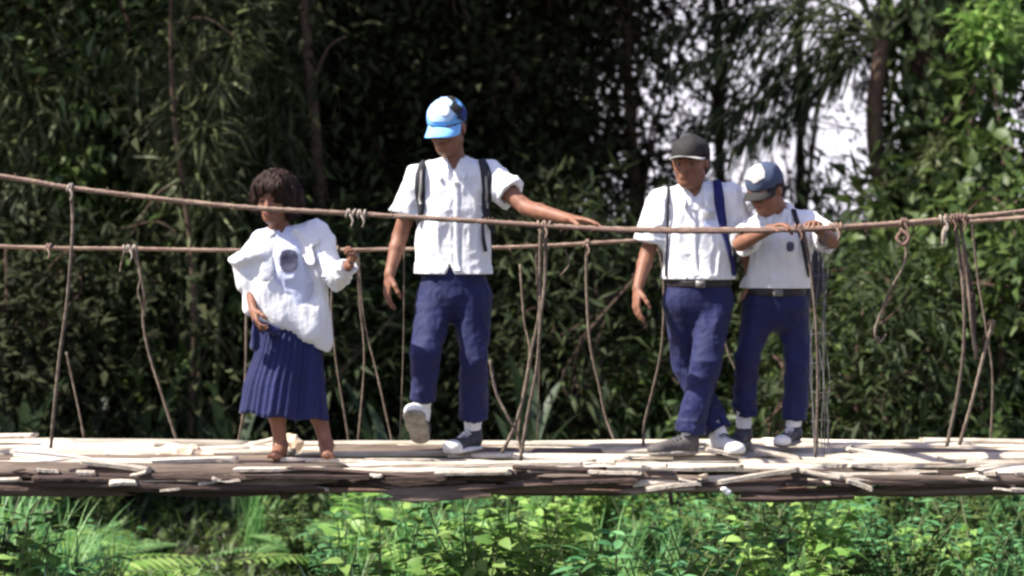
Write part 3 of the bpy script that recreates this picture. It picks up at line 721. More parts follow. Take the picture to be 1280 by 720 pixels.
# feathery olive clump, upper left
def feathery(c, n, r, L, W, m, stems):
    a = RNG.uniform(0, 2 * math.pi, n); el = RNG.uniform(-.9, 1.0, n)
    D = np.stack([np.cos(a) * np.cos(el), np.sin(a) * np.cos(el), np.sin(el)], 1); k = RNG.integers(0, len(stems), n); C = np.array(stems)[k] + D * RNG.uniform(0, r, (n, 1))
    return leaf_arrays(C, nrm_rows(D + [0, 0, -.35]), nrm_rows(RNG.normal(size=(n, 3)) * .5 + [0, 0, 1]), L * RNG.uniform(.6, 1.3, n), W * RNG.uniform(.7, 1.2, n), droop=.35)
def bamboo(px, Y, tips, label, rr=.22):
    x0, y0 = XG(px, Y), Y; z0 = float(gz(x0, y0)); e = empty('bamboo_clump', (x0, y0, z0), label, 'bamboo', 'feathery bamboo in the wood'); parts = []; ends = []
    for i, (tx, ty, dy) in enumerate(tips):
        t = P(tx, ty, Y + dy); b = np.array([x0 + .12 * math.cos(i * 2.4), y0 + .12 * math.sin(i * 2.4), z0 - .1]); m_ = b * .45 + t * .55 + [-.15 * np.sign(t[0] - b[0]), 0, .5]
        cv = catmull([b, b * .75 + m_ * .25 + [0, 0, .3], m_, t], 6); parts.append(tube(cv, [.022, .015, .004], 7)); ends += [cv[-1], cv[-3], cv[-5], cv[-7]]
    V, F = join(parts); mk('stems', V, F, M['stem'], e)
    V, F = feathery(None, 1500, rr, .26, .022, M['leaf_olive'], ends); mk('foliage', V, F, M['leaf_olive'], e, smooth=False)
bamboo(250, 6.3, [(215, 40, 0), (255, 20, .2), (290, 55, -.2), (245, 100, .1), (310, 20, .3), (230, 140, -.1), (180, 80, .2)], 'olive-green feathery bamboo above the girl, upper left')
bamboo(40, 6.8, [(20, 60, 0), (60, 20, .2), (100, 90, 0), (40, 130, 0), (-30, 60, 0)], 'dim feathery bamboo at the left edge above the ropes', .3)
bamboo(330, 7.2, [(330, 10, 0), (370, -20, .2), (300, -30, -.2), (350, 70, .1)], 'thin feathery bamboo right of the olive clump')

# coconut palm against the sky
def frond(a, az, L, up, droop, n=34, ll=.38, seed=0):
    r = np.random.default_rng(seed); d = np.array([math.cos(az), math.sin(az), 0]); t = np.linspace(0, 1, 16)[:, None]
    pts = np.array(a) + d * L * t * np.cos(up * (1 - t)) + np.array([0, 0, 1]) * (L * (math.sin(up) * t - droop * t * t))
    parts = tube(pts, [.022, .012, .004], 6); C = []; D = []; N = []; Ls = []
    T = np.gradient(pts, axis=0)
    for i in range(n):
        f = .14 + .86 * i / n; p = np.array([np.interp(f, t[:, 0], pts[:, k]) for k in range(3)]); tt = nrm([np.interp(f, t[:, 0], T[:, k]) for k in range(3)]); s = nrm(np.cross(tt, (0, 0, 1)))
        for sg in (-1, 1):
            if r.random() < .12: continue
            C.append(p); D.append(nrm(s * sg * .85 + tt * .55 + np.array([0, 0, -.45]) + r.normal(size=3) * .08)); N.append(nrm(np.array([0, 0, 1]) + s * sg * .3)); Ls.append(ll * (.5 + 1.0 * math.sin(math.pi * min(.95, f * .9 + .05))) * r.uniform(.8, 1.1))
    n_ = len(C); V, F = leaf_arrays(np.array(C), np.array(D), np.array(N), np.array(Ls), np.full(n_, .026), droop=.30, fold=.1)
    return parts, (V, F)
def palm(px, Y, top, spec, label, s=.62):
    x, y = XG(px, Y), Y; z = float(gz(x, y)); e = empty('palm_tree', (x, y, z), label, 'palm tree', 'palms at the right')
    tp = P(*top); V, F = tube(catmull([(x, y, z - .2), (x + .05, y, (z + tp[2]) * .35), (tp[0] - .05, tp[1], tp[2] * .7), tp], 8), [.15 * s, .11 * s, .10 * s], 12, jitter=.05); mk('trunk', V, F, M['bark'], e)
    for i, (az, L, up, dr) in enumerate(spec):
        (Vr, Fr), (V, F) = frond(tp, math.radians(az), L, math.radians(up), dr, seed=i + int(px))
        o = mk('frond', V, F, M['leaf_dark'], e, smooth=False); mk('frond_rib', Vr, Fr, M['stem'], o)
palm(1108, 7.9, (1102, 50, 7.9), [(182, 1.7, 14, .40), (172, 1.5, -14, .28), (176, 1.3, -38, .10), (168, 1.9, 34, .55), (150, 1.6, 5, .5), (130, 1.8, 50, .7), (20, 1.5, 50, .6), (60, 1.8, 55, .8), (90, 1.8, 40, .8), (225, 1.3, 62, .5)], 'tall palm with drooping fronds against the white sky')
palm(1150, 12.5, (1140, -50, 12.5), [(178, 3.0, 22, .55), (186, 2.7, 0, .35), (170, 2.8, 40, .75), (230, 2.3, 45, .8), (340, 2.5, 15, .7), (20, 2.5, 40, .8), (60, 2.2, 50, .8)], 'farther palm whose crown hangs from the top of the picture above the leaning boy')
palm(1330, 11.0, (1345, 40, 11), [(185, 2.1, 20, .6), (200, 2.2, -10, .5), (165, 2.1, 45, .8), (230, 2, 50, .8), (0, 2.2, 40, .8), (60, 2.2, 40, .8), (120, 2.2, 40, .8), (300, 2.2, 40, .8)], 'palm outside the right edge reaching in with its fronds')

# broad trunk covered with climbing leaves
def ivy_tree(px, Y):
    x, y = XG(px, Y), Y; z = float(gz(x, y)); e = empty('climber_covered_tree', (x, y, z), 'broad dark tree trunk covered with climbing green leaves at the right', 'tree', 'trees of the wood behind the bridge')
    V, F = tube(catmull([(x, y, z - .3), (x - .04, y, z + 1.2), (x + .05, y, z + 3), (x, y, z + 5.4), (x + .1, y, z + 8)], 7), [.36, .28, .26, .2, .1], 16, jitter=.05); mk('trunk', V, F, M['bark'], e)
    n = 5200; a = RNG.uniform(0, 2 * math.pi, n); zz = z + RNG.uniform(.3, 7, n); rr = .30 + .16 * vnoise(a * 1.6, zz * 1.6, zz * 0) + RNG.uniform(0, .10, n)
    C = np.stack([x + rr * np.cos(a), y + rr * np.sin(a), zz], 1); D = np.stack([np.cos(a) * .5, np.sin(a) * .5, np.full(n, -.8)], 1) + RNG.normal(size=(n, 3)) * .35
    V, F = leaf_arrays(C, D, nrm_rows(np.stack([np.cos(a), np.sin(a), np.full(n, .4)], 1)), RNG.uniform(.07, .15, n), RNG.uniform(.05, .10, n)); mk('climber', V, F, M['leaf_mid'], e, smooth=False)
    n = 260; cent = np.array([x, y, z + 6.4]) + rdir(n) * RNG.uniform(.3, 1, (n, 1)) * [2.2, 2.2, 1.9]
    V, F = cluster_leaves(cent, 70, .3, .17, .08); mk('crown', V, F, M['leaf_dark'], e, smooth=False)
ivy_tree(1165, 8.3)
def sprig(px, py, Y, n, r, m, base, label):
    c = P(px, py, Y); b = np.array([XG(base, Y), Y + .1, 0]); b[2] = float(gz(b[0], b[1])); e = empty('sapling', b, label, 'sapling', 'saplings behind the bridge')
    V, F = tube(catmull([b - [0, 0, .1], b * .5 + c * .5 + [.12, 0, -.1], c], 8), [.03, .018, .006], 7); mk('stem', V, F, M['bark'], e)
    cent = c + rdir(10) * RNG.uniform(.2, 1, (10, 1)) * r; V, F = cluster_leaves(cent, n // 10, r * .3, .13, .05); mk('foliage', V, F, m, e, smooth=False)
sprig(1235, 40, 7.2, 320, .22, M['leaf_bright'], 1262, 'slender sapling with bright green leaves, upper right corner')
sprig(1175, 205, 7.0, 160, .15, M['leaf_olive'], 1150, 'sapling with a dull yellowish leaf tuft in front of the climber-covered trunk')
sprig(1262, 60, 7.6, 200, .20, M['leaf_bright'], 1290, 'small light-leaved sapling at the right edge')
sprig(95, 225, 6.6, 220, .22, M['leaf_mid'], 80, 'sapling with mid-green leaves at the left, just above the upper rope')

# ------------------------------------------------------------------ plants below the bridge
def broad_proto(name, H, nst, per, L, W, m, seed, lean=.35):
    r = np.random.default_rng(seed); st = []; C = []; D = []; N = []
    for i in range(nst):
        a = r.uniform(0, 6.28); h = H * r.uniform(.6, 1.05); tip = np.array([math.cos(a) * lean * h * r.uniform(.3, 1), math.sin(a) * lean * h * r.uniform(.3, 1), h])
        cv = catmull([(0.03 * math.cos(a), .03 * math.sin(a), -.05), tip * [.3, .3, .55], tip], 5); st.append(tube(cv, [.006, .0045, .002], 5, caps=False))
        for k in range(per):
            t = r.uniform(.3, 1.0); p = cv[min(len(cv) - 1, int(t * len(cv)))]; b = r.uniform(0, 6.28)
            C.append(p + r.normal(size=3) * .008); D.append((math.cos(b), math.sin(b), r.uniform(-.1, .7))); N.append((r.normal() * .3, r.normal() * .3, 1))
    n = len(C); V, F = leaf_arrays2(np.array(C), np.array(D, float), nrm_rows(np.array(N)), L * r.uniform(.5, 1.2, n), W * r.uniform(.6, 1.2, n), droop=.3)
    me = mesh_np(name, V, F, m); me.polygons.foreach_set('use_smooth', np.ones(len(me.polygons), bool))
    return mesh_tubes(name + 's', st, M['stem']), me
def fern_proto(name, nf, L, m, seed):
    r = np.random.default_rng(seed); st = []; C = []; D = []; N = []; Ls = []
    for i in range(nf):
        az = r.uniform(0, 6.28); Lf = L * r.uniform(.6, 1.1); el = r.uniform(.8, 1.35); d = np.array([math.cos(az), math.sin(az), 0]); t = np.linspace(0, 1, 10)[:, None]
        pts = d * Lf * t * (math.cos(el) + .5 * t) + np.array([0, 0, 1]) * Lf * (math.sin(el) * t - .55 * t * t); st.append(tube(pts, [.004, .002], 4, caps=False)); T = np.gradient(pts, axis=0)
        for k in range(22):
            f = .12 + .88 * k / 22; p = np.array([np.interp(f, t[:, 0], pts[:, q]) for q in range(3)]); tt = nrm([np.interp(f, t[:, 0], T[:, q]) for q in range(3)]); s = nrm(np.cross(tt, (0, 0, 1)))
            for sg in (-1, 1): C.append(p); D.append(s * sg + tt * .35); N.append(np.cross(s, tt)); Ls.append(Lf * .24 * math.sin(math.pi * min(1, .12 + f * .85)) + .01)
    n = len(C); V, F = leaf_arrays2(np.array(C), np.array(D), nrm_rows(np.array(N)), np.array(Ls), np.full(n, .026), droop=.12, fold=.05)
    return mesh_tubes(name + 's', st, M['stem']), mesh_np(name, V, F, m)
def blade_proto(name, nb, L, W, m, seed):
    r = np.random.default_rng(seed); V = []; F = []
    for i in range(nb):
        az = r.uniform(0, 6.28); Lf = L * r.uniform(.5, 1.1); d = np.array([math.cos(az), math.sin(az), 0]); s = np.array([-d[1], d[0], 0]); sp = r.uniform(.15, .5); b0 = r.normal(size=3) * .04; b0[2] = 0; o = len(V)
        for k in range(7):
            t = k / 6; p = b0 + d * Lf * sp * t * t + np.array([0, 0, Lf * (t - .35 * sp * t ** 3)]); w_ = W * (1 - t) ** .6 * (.6 + .8 * t) / 2
            V += [p - s * w_ + d * .0, p + np.array([0, 0, -.25 * w_]), p + s * w_]
        for k in range(6):
            a = o + k * 3; F += [[a, a + 1, a + 4, a + 3], [a + 1, a + 2, a + 5, a + 4]]
    return (mesh_np(name, np.array(V), np.array(F), m),)
PP = [broad_proto('herb', .62, 14, 30, .062, .034, M['leaf_bright'], 1), broad_proto('weed', .55, 20, 18, .065, .022, M['leaf_teal'], 2, .5), fern_proto('fern', 22, .58, M['leaf_fern'], 3), broad_proto('broad', .5, 9, 14, .105, .055, M['leaf_bright'], 4, .45),
      broad_proto('dark_herb', .6, 14, 26, .060, .030, M['leaf_mid'], 7, .5), blade_proto('grass', 60, .62, .013, M['leaf_fern'], 5), blade_proto('reed', 7, .75, .042, M['leaf_pale'], 6), fern_proto('fern2', 12, .75, M['leaf_bright'], 9)]
PN = [('leafy_herb', 'bright green leafy herb in the undergrowth below the deck'), ('weed_plant', 'narrow-leaved green weed in the undergrowth below the deck'), ('fern', 'green fern in the undergrowth below the deck'), ('broadleaf_plant', 'large-leaved bright plant in the undergrowth below the deck'),
      ('dark_herb', 'darker green herb in the undergrowth below the deck'), ('grass_tuft', 'tuft of long green grass in the undergrowth below the deck'), ('pale_reed', 'pale upright strap-leaved plant in the undergrowth below the deck'), ('fern', 'tall arching bright fern in the undergrowth below the deck')]
BAN = blade_proto('banana', 11, 1.5, .17, M['leaf_banana'], 21)
for q, (px, Y, s) in enumerate(((20, 5.2, .9), (95, 5.5, .75), (185, 5.8, .8), (290, 5.6, .8), (480, 5.7, .75), (665, 5.6, .8), (800, 5.4, .7), (1270, 5.3, .7))):
    x = XG(px, Y); e = bpy.data.objects.new('banana_plant', None); COL.objects.link(e); e.location = (x, Y, float(gz(x, Y))); e.scale = (s,) * 3; e.rotation_euler = (0, 0, q * 1.7)
    tag(e, 'broad strap-leaved plant ' + ('at the left edge behind the deck', 'behind the leftmost front hanger', 'behind the lower end of the curved hanger', 'behind the girl\'s skirt', 'between girl and tall boy', 'behind the crossing hangers', 'left of the grey-capped boy\'s legs', 'at the right edge behind the deck')[q], 'plant', 'strap-leaved plants behind the deck')
    o = bpy.data.objects.new('leaves', BAN[0]); COL.objects.link(o); o.parent = e
PLANTS = []
def put_plant(i, x, y, z, s, rz=None):
    nm, lb = PN[i]; e = bpy.data.objects.new(nm, None); COL.objects.link(e); e.location = (x, y, z); e.rotation_euler = (random.gauss(0, .08), random.gauss(0, .08), random.uniform(0, 6.28) if rz is None else rz)
    PLANTS.append((i, x, y, e)); e.scale = (s,) * 3; tag(e, lb, 'fern' if 'fern' in nm else 'grass' if i in (5,) else 'plant', 'undergrowth: ' + lb.split(' in the')[0])
    for k, me in zip(('stems', 'leaves') if len(PP[i]) == 2 else ('leaves',), PP[i]):
        o = bpy.data.objects.new(k, me); COL.objects.link(o); o.parent = e
rs = random.Random(5); npl = 0
for row, (Y, n, s0) in enumerate(((.75, 9, 1.1), (1.35, 24, 1.30), (1.8, 26, 1.25), (2.4, 28, 1.25), (3.1, 28, 1.2), (3.9, 28, 1.2), (4.7, 26, 1.2))):
    for k in range(n):
        px = -40 + (k + rs.random()) * 1360 / n; y = Y + rs.uniform(-.25, .25); dark = 110 < px < 430
        if 150 < px < 330 and rs.random() < .93: continue
        if dark and Y < 3.5 and rs.random() < .6: continue
        if px > 1100 and Y < 1.2: continue
        typ = rs.choices(range(8), ((1, 4, 4, .3, 2, 6, .8, 2) if px < 150 else (4, 3, 3, 1, 1.5, 6, .8, 3) if px < 900 else (2, 3, 3, .4, 4, 6, .6, 2)) if not dark else (.5, 2, .6, 0, 4, 3, .3, 0))[0]
        put_plant(typ, XG(px, y), y, float(gz(XG(px, y), y)) - .02, s0 * rs.uniform(.65, 1.25) * (.75 if dark else 1)); npl += 1
# front row, only its tips reach into the picture
for px, y, typ, s in ((100, -.3, 6, 1.15), (162, -.2, 6, 1.2), (190, -.2, 0, 1.3), (405, -.2, 6, 1.1), (432, -.2, 6, 1.2), (470, .1, 0, 1.5), (540, .0, 7, 1.35), (610, .1, 0, 1.5), (40, -.1, 1, 1.55), (0, .1, 0, 1.5), (690, .2, 0, 1.5), (770, .1, 1, 1.6), (760, 1.2, 7, 1.3), (830, .0, 1, 1.6),
                      (900, .1, 1, 1.6), (960, .0, 0, 1.6), (1000, .3, 2, 1.4), (520, 1.0, 7, 1.35), (590, 1.0, 0, 1.45), (470, 1.1, 2, 1.2), (640, .9, 0, 1.4), (60, .9, 2, 1.3), (20, 1.1, 4, 1.4), (1150, 1.2, 4, 1.2), (1050, .9, 4, 1.2), (1200, .8, 5, 1.0), (370, -.2, 4, 1.1)):
    put_plant(typ, XG(px, y), y, float(gz(XG(px, y), y)) - .02, s)
ZN = ((90, 'left of the leftmost front hanger'), (230, 'below the tan folded sack'), (330, 'below the girl\'s left side'), (450, 'below the girl\'s raised fist'), (560, 'below the lifted foot of the tall boy'), (660, 'below the crossing hangers'),
      (780, 'below the hand on the rope'), (880, 'below the boy in the grey cap'), (960, 'below the boy in the pale cap'), (1060, 'below the hanging net'), (1180, 'below the dangling rope end'), (9999, 'below the brown wrapped hangers'))
ORD = ('nearest', 'second nearest', 'third nearest', 'fourth nearest', 'fifth nearest', 'sixth nearest', 'seventh nearest', 'eighth nearest', 'ninth nearest', 'tenth nearest', 'eleventh nearest', 'twelfth nearest')
SH = ('bright leafy herb', 'narrow-leaved weed', 'green fern', 'large-leaved bright plant', 'darker green herb', 'tuft of long grass', 'pale strap-leaved plant', 'tall arching bright fern')
bins = {}
for i, x, y, e in PLANTS:
    px = 640 + x / (y + 9) * FPX; z_ = next(k for k, (lim, _) in enumerate(ZN) if px < lim); bins.setdefault((i, z_), []).append((y, x, e))
for (i, z_), L in bins.items():
    for k, (y, x, e) in enumerate(sorted(L, key=lambda t: t[:2])):
        e['label'] = ('%s %s' % (SH[i], ZN[z_][1])) if len(L) == 1 else '%s %s %s' % (ORD[min(k, 11)], SH[i], ZN[z_][1])
# ground cover nobody could count
n = 26000; x = RNG.uniform(-6, 6, n); y = RNG.uniform(-1.5, 8.5, n); C = np.stack([x, y, gz(x, y) - .01], 1)
D = np.stack([RNG.normal(size=n) * .6, RNG.normal(size=n) * .6, RNG.uniform(.4, 1.4, n)], 1)
V, F = leaf_arrays(C, D, nrm_rows(RNG.normal(size=(n, 3)) * .5 + [0, 0, 1]), RNG.uniform(.07, .22, n), RNG.uniform(.02, .06, n), droop=.35)
tag(mk('ground_cover', V, F, M['leaf_mid'], smooth=False), 'low leafy ground cover all over the gully floor', None, None, 'stuff')

# ------------------------------------------------------------------ people
class Frame:
    def __init__(s, c, f, up=(0, 0, 1), q=1.0):
        s.c = np.asarray(c, float); s.f = nrm(f)
        s.r = nrm(np.cross(up, s.f)) ; s.u = np.cross(s.f, s.r)   # r: towards image right when facing the camera
        s.q = q
    def __call__(s, x, y, z): return s.c + s.q * (s.r * x + s.f * y + s.u * z)
    def E(s, c, r): return ell(s(*c), np.array(r) * s.q, (s.r, s.f, s.u))
    def C(s, a, b, ra, rb, n=None, k=1.0): return cone(s(*a), s(*b), ra * s.q, rb * s.q, n, k)

def hand(prims, w, d, pn, side, s, curl=.35, spread=.0, thumb=.5):
    """palm, four unequal bent fingers and a thumb; w wrist, d pointing direction, pn the way the palm faces, side the thumb side"""
    d = nrm(d); pn = nrm(pn - d * np.dot(pn, d)); side = nrm(np.cross(d, pn)) * (1 if np.dot(np.cross(d, pn), side) > 0 else -1)
    prims.append((cone(w, w + d * .035 * s, .024 * s, .030 * s, pn, .62), .015))
    prims.append((cone(w + d * .03 * s, w + d * .068 * s, .031 * s, .037 * s, pn, .40), .012))
    cv = curl if hasattr(curl, '__len__') else [curl] * 4
    for i, L in enumerate((.066, .074, .069, .054)):
        p = w + d * (.084, .088, .085, .078)[i] * s + side * (.0285 - i * .019) * s
        a = cv[i] * .7; L *= s; r = (.0088, .0092, .0088, .0078)[i] * max(s, .85)
        sp = side * (1.5 - i) * .06 * (1 + spread)
        prims.append((cone(p - d * .03 * s, p, r, r), .006))
        for j, fr in enumerate((.46, .30, .24)):
            dd = nrm(d * math.cos(a) + pn * math.sin(a) + sp); q = p + dd * L * fr
            prims.append((cone(p, q, r * (1 - .08 * j), r * (.92 - .08 * j)), .0025)); p = q; a += cv[i]
    p = w + d * .022 * s + side * .024 * s + pn * .006 * s
    for j, (L, r0, r1) in enumerate(((.040, .0125, .0105), (.030, .0102, .0092), (.024, .0092, .0075))):
        dd = nrm(d * (.75 + .15 * j) + side * (.75 - .35 * j) + pn * (.25 + thumb * j * .5))
        q = p + dd * L * s; prims.append((cone(p, q, r0 * max(s, .85), r1 * max(s, .85)), .006)); p = q

def head_prims(H, neck):
    pr = [(H.E((0, -.012, .035), (.074, .092, .078)), .02), (H.E((0, .022, -.02), (.059, .064, .084)), .03),
          (H.E((0, .050, -.080), (.027, .027, .024)), .03),
          (H.C((-.045, .0, -.055), (-.018, .045, -.082), .022, .02), .025), (H.C((.045, .0, -.055), (.018, .045, -.082), .022, .02), .025),
          (H.E((-.034, .048, -.020), (.025, .025, .024)), .02), (H.E((.034, .048, -.020), (.025, .025, .024)), .02),
          (H.C((-.036, .068, .026), (.036, .068, .026), .013, .013), .015),
          (H.C((0, .080, .014), (0, .099, -.022), .007, .011), .012),
          (H.E((-.012, .090, -.026), (.009, .010, .008)), .006), (H.E((.012, .090, -.026), (.009, .010, .008)), .006),
          (H.C((-.017, .076, -.052), (.017, .076, -.052), .011, .011), .012),
          (H.E((-.074, -.004, .0), (.009, .018, .029)), .006), (H.E((.074, -.004, .0), (.009, .018, .029)), .006),
          (cone(neck - H.u * .02, H(0, -.02, -.045), .050 * H.q, .047 * H.q), .025)]
    return pr

def face_parts(H, root):
    for sx in (-1, 1):
        for nm, c, r, m in (('eye', (sx * .030, .0685, .003), .0115, M['eye']),):
            V, F = sphere(H(*c), r * H.q); e = mk(nm, V, F, m, root)
            V, F = sphere(H(sx * .0295, .0745, .002), .0072 * H.q); mk('iris', V, F, M['iris'], e)
        pts = [H(sx * .016, .0855, .0235), H(sx * .031, .0835, .029), H(sx * .046, .071, .025)]
        V, F = tube(catmull(pts, 4), [.003 * H.q, .004 * H.q, .002 * H.q], 6); mk('eyebrow', V, F, M['hair'], root)
    a = tube(catmull([H(-.023, .079, -.050), H(-.008, .0895, -.0465), H(0, .0895, -.048), H(.008, .0895, -.0465), H(.023, .079, -.050)], 4), [.002 * H.q, .0048 * H.q, .002 * H.q], 6)
    b = tube(catmull([H(-.021, .079, -.052), H(0, .0885, -.057), H(.021, .079, -.052)], 5), [.002 * H.q, .0055 * H.q, .002 * H.q], 6)
    V, F = join([a, b]); mk('lips', V, F, M['lip'], root)

def sphere(c, r, n=10, m=14, sc=(1, 1, 1)):
    V = []; F = []
    for i in range(n + 1):
        for k in range(m):
            a = math.pi * i / n; b = 2 * math.pi * k / m
            V.append((c[0] + r * sc[0] * math.sin(a) * math.cos(b), c[1] + r * sc[1] * math.sin(a) * math.sin(b), c[2] + r * sc[2] * math.cos(a)))
    for i in range(n):
        for k in range(m):
            a = i * m + k; b = i * m + (k + 1) % m; F.append([a, a + m, b + m, b])
    return np.array(V), F

def hair_short(H, root, vol=1.0, low=-.05, amp=.006, seed=1):
    pr = [(H.E((0, -.014, .038), (.080 * vol, .098 * vol, .082 * vol)), .01), (H.E((0, -.045, -.01), (.070 * vol, .060 * vol, .075 * vol)), .02)]
    F = field_for(pr, .004, .02)
    F.sub(H.E((0, .105, -.035), (.078, .075, .10)), .008)
    F.sub(H.E((0, .03, -.055), (.09, .055, .07)), .01)
    F.plane(H(0, 0, low), -H.u)
    F.disp(amp * 2, (38, 38, 16), seed)
    V, Q = F.mesh(); return mk('hair', V, Q, M['hair'], root)

def cap(H, root, crown_mat, bill_mat, panel_mat=None, bill_len=.078, lift=0.0, bill_drop=.020, low=1.0):
    pr = [(H.E((0, -.012, .045 + lift), (.084, .103, .080 * low)), .0), (H.E((0, -.01, .07 * low + lift), (.070, .085, .062 * low)), .02)]
    F = field_for(pr, .004, .02); F.plane(H(0, .0, .028 + lift), -H.u + .12 * H.f)
    F.disp(.005, (14, 14, 14), 3)
    V, Q = F.mesh(); c = mk('cap', V, Q, crown_mat, root); tr = bvh(V, Q)
    V, Fc = sphere(H(0, -.012, -.003 + .130 * low + (1 - low) * .045 + lift), .009 * H.q, 6, 10, (1, 1, .5)); mk('cap_button', V, Fc, crown_mat, c)
    # curved bill with two faces and a rounded rim
    V = []; na, nb = 16, 8
    for lay in (0, 1):
        for j in range(nb + 1):
            for i in range(na + 1):
                a = -1 + 2 * i / na; t = j / nb; x = .077 * math.sin(a * math.pi / 2 * .93)
                y0 = -.012 + .100 * math.sqrt(max(0, 1 - (x / .086) ** 2)); y = y0 + t * bill_len * (1 - abs(a) ** 2.6 * .85)
                z = .036 + lift - bill_drop * t - 4.2 * x * x * (.35 + .65 * t) - .004 * lay
                V.append(H(x, y - .012 * (1 - t), z))
    Fc = []; n1 = (na + 1) * (nb + 1)
    for j in range(nb):
        for i in range(na):
            a = j * (na + 1) + i; q = [a, a + 1, a + na + 2, a + na + 1]
            Fc.append(q); Fc.append([n1 + v for v in q[::-1]])
    rim = [j * (na + 1) for j in range(nb + 1)] + [nb * (na + 1) + i for i in range(1, na + 1)] + [j * (na + 1) + na for j in range(nb - 1, -1, -1)]
    for a, b in zip(rim[:-1], rim[1:]): Fc.append([a, b, b + n1, a + n1])
    mk('cap_bill', V, Fc, bill_mat, c)
    return c, tr

def leg_prims(hip, knee, ankle, s, k=1.0):
    calf = knee + (ankle - knee) * .3 + np.array([0, .012, 0])
    return [(cone(hip, knee, .072 * s * k, .050 * s * k), .03), (cone(knee, calf, .048 * s, .052 * s * k), .02), (cone(calf, ankle, .050 * s * k, .034 * s), .02)]

def arm_prims(sh, el, wr, s):
    m = el + (wr - el) * .3
    return [(cone(sh, el, .044 * s, .034 * s), .02), (cone(el, m, .034 * s, .034 * s), .01), (cone(m, wr, .033 * s, .023 * s), .01)]

def shoe(root, hp, f, u, s, upper, toe=None, laces=None, sole=None):
    f = nrm(f); u = nrm(np.asarray(u, float) - f * np.dot(u, f)); r = np.cross(f, u); g = lambda a, b, c: hp + s * (r * a + f * b + u * c)
    pr = [(ell(g(0, .042, .05), np.array([.036, .044, .05]) * s, (r, f, u)), .02), (cone(g(0, .05, .048), g(0, .17, .030), .042 * s, .034 * s, r, .92), .02),
          (ell(g(0, .198, .030), np.array([.043, .050, .030]) * s, (r, f, u)), .02), (cone(g(0, .045, .05), g(0, .038, .088), .038 * s, .037 * s), .02)]
    F = field_for(pr, .004, .02); F.plane(g(0, 0, .010), -u); F.plane(g(0, .04, .095), u + .25 * f); F.disp(.003, (25, 25, 25), 2)
    V, Q = F.mesh(); o = mk('shoe', V, Q, upper, root)
    pr = [(cone(g(0, .040, .011), g(0, .120, .011), .043 * s, .040 * s, u, .36), .01), (cone(g(0, .12, .011), g(0, .195, .013), .040 * s, .050 * s, u, .34), .02)]
    F = field_for(pr, .004, .02); V, Q = F.mesh(); mk('sole', V, Q, sole or M['sole'], o)
    if toe:
        pr = [(ell(g(0, .208, .030), np.array([.045, .045, .031]) * s, (r, f, u)), .01)]
        F = field_for(pr, .004, .02); F.plane(g(0, 0, .012), -u); F.plane(g(0, .182, 0), -f); V, Q = F.mesh(); mk('toe_cap', V, Q, toe, o)
    if laces:
        ls = [tube(catmull([g(-.022, y, z - .006), g(0, y + .004, z + .004), g(.022, y, z - .006)], 4), .0042 * s, 6) for y, z in ((.095, .082), (.113, .074), (.131, .067), (.149, .062))]
        V, Fc = join(ls); mk('laces', V, Fc, laces, o)
    return o

def sdf_obj(name, prims, h, m, root, planes=(), disps=(), subs=()):
    F = field_for(prims, h)
    for o, n in planes: F.plane(o, n)
    for p, k in subs: F.sub(p, k)
    for d in disps: F.disp(*d)
    V, Q = F.mesh(); return mk(name, V, Q, m, root), bvh(V, Q)

def trousers(root, J, s, hem, wr, m, hw_ank=.060, waist_z=None):
    pel = J['pelvis']; wz = waist_z
    pr = [(cone(pel + np.array([0, 0, .10]), pel - np.array([0, 0, .015]), wr, wr * 1.04, (0, 1, 0), .70), .03)]
    for sd in 'AB':
        hip, kn, an = J['hip' + sd], J['knee' + sd], J['ankle' + sd]
        t = hem[sd]; d = nrm(an - kn); hp = kn + (an - kn) * t
        pr.append((cone(hip, kn, .083 * s, .062 * s), .028))
        pr.append((cut(cone(kn, an + d * .05, .061 * s, hw_ank * s), [(hp, d)]), .02))
    F = field_for(pr, .0055)
    for sd in 'AB':
        kn, an = J['knee' + sd], J['ankle' + sd]; d = nrm(an - kn); e = kn + (an - kn) * hem[sd]
        F.sub(cone(e - d * .03, e + d * .05, .041 * s, .050 * s), .004)
    F.plane((0, 0, wz), (0, 0, 1))
    kz = [J['kneeA'][2], J['kneeB'][2]]
    mk_ = lambda X, Y, Z: np.clip((wz - Z) / .12, .15, 1)
    F.disp(.011 * s, (9, 9, 6), 2.2, True, .03, mk_); F.disp(.009, (20, 20, 14), 5.7, True, .03, mk_); F.disp(.004, (45, 45, 30), 1.7, True, .03, mk_)
    # bunching above the hems and behind the knees
    az = min(J['ankleA'][2], J['ankleB'][2])
    F.disp(.010, (9, 9, 34), 9.1, True, .03, lambda X, Y, Z: np.exp(-((Z - az - .08) / .06) ** 2) + .5 * np.exp(-((Z - kz[0] - .0) / .05) ** 2))
    V, Q = F.mesh(); return mk('trousers', V, Q, m, root), bvh(V, Q)

def socks(root, J, s, cols):
    for sd in 'AB':
        kn, an = J['knee' + sd], J['ankle' + sd]; d = nrm(an - kn); L = np.linalg.norm(an - kn)
        pr = [(cone(an - d * .16 * s, an, .042 * s, .037 * s), .0)]
        F = field_for(pr, .0045, .02); F.plane(an - d * .13 * s, -d); F.disp(.006, (10, 10, 60), 4)
        V, Q = F.mesh(); mk('sock', V, Q, cols, root)

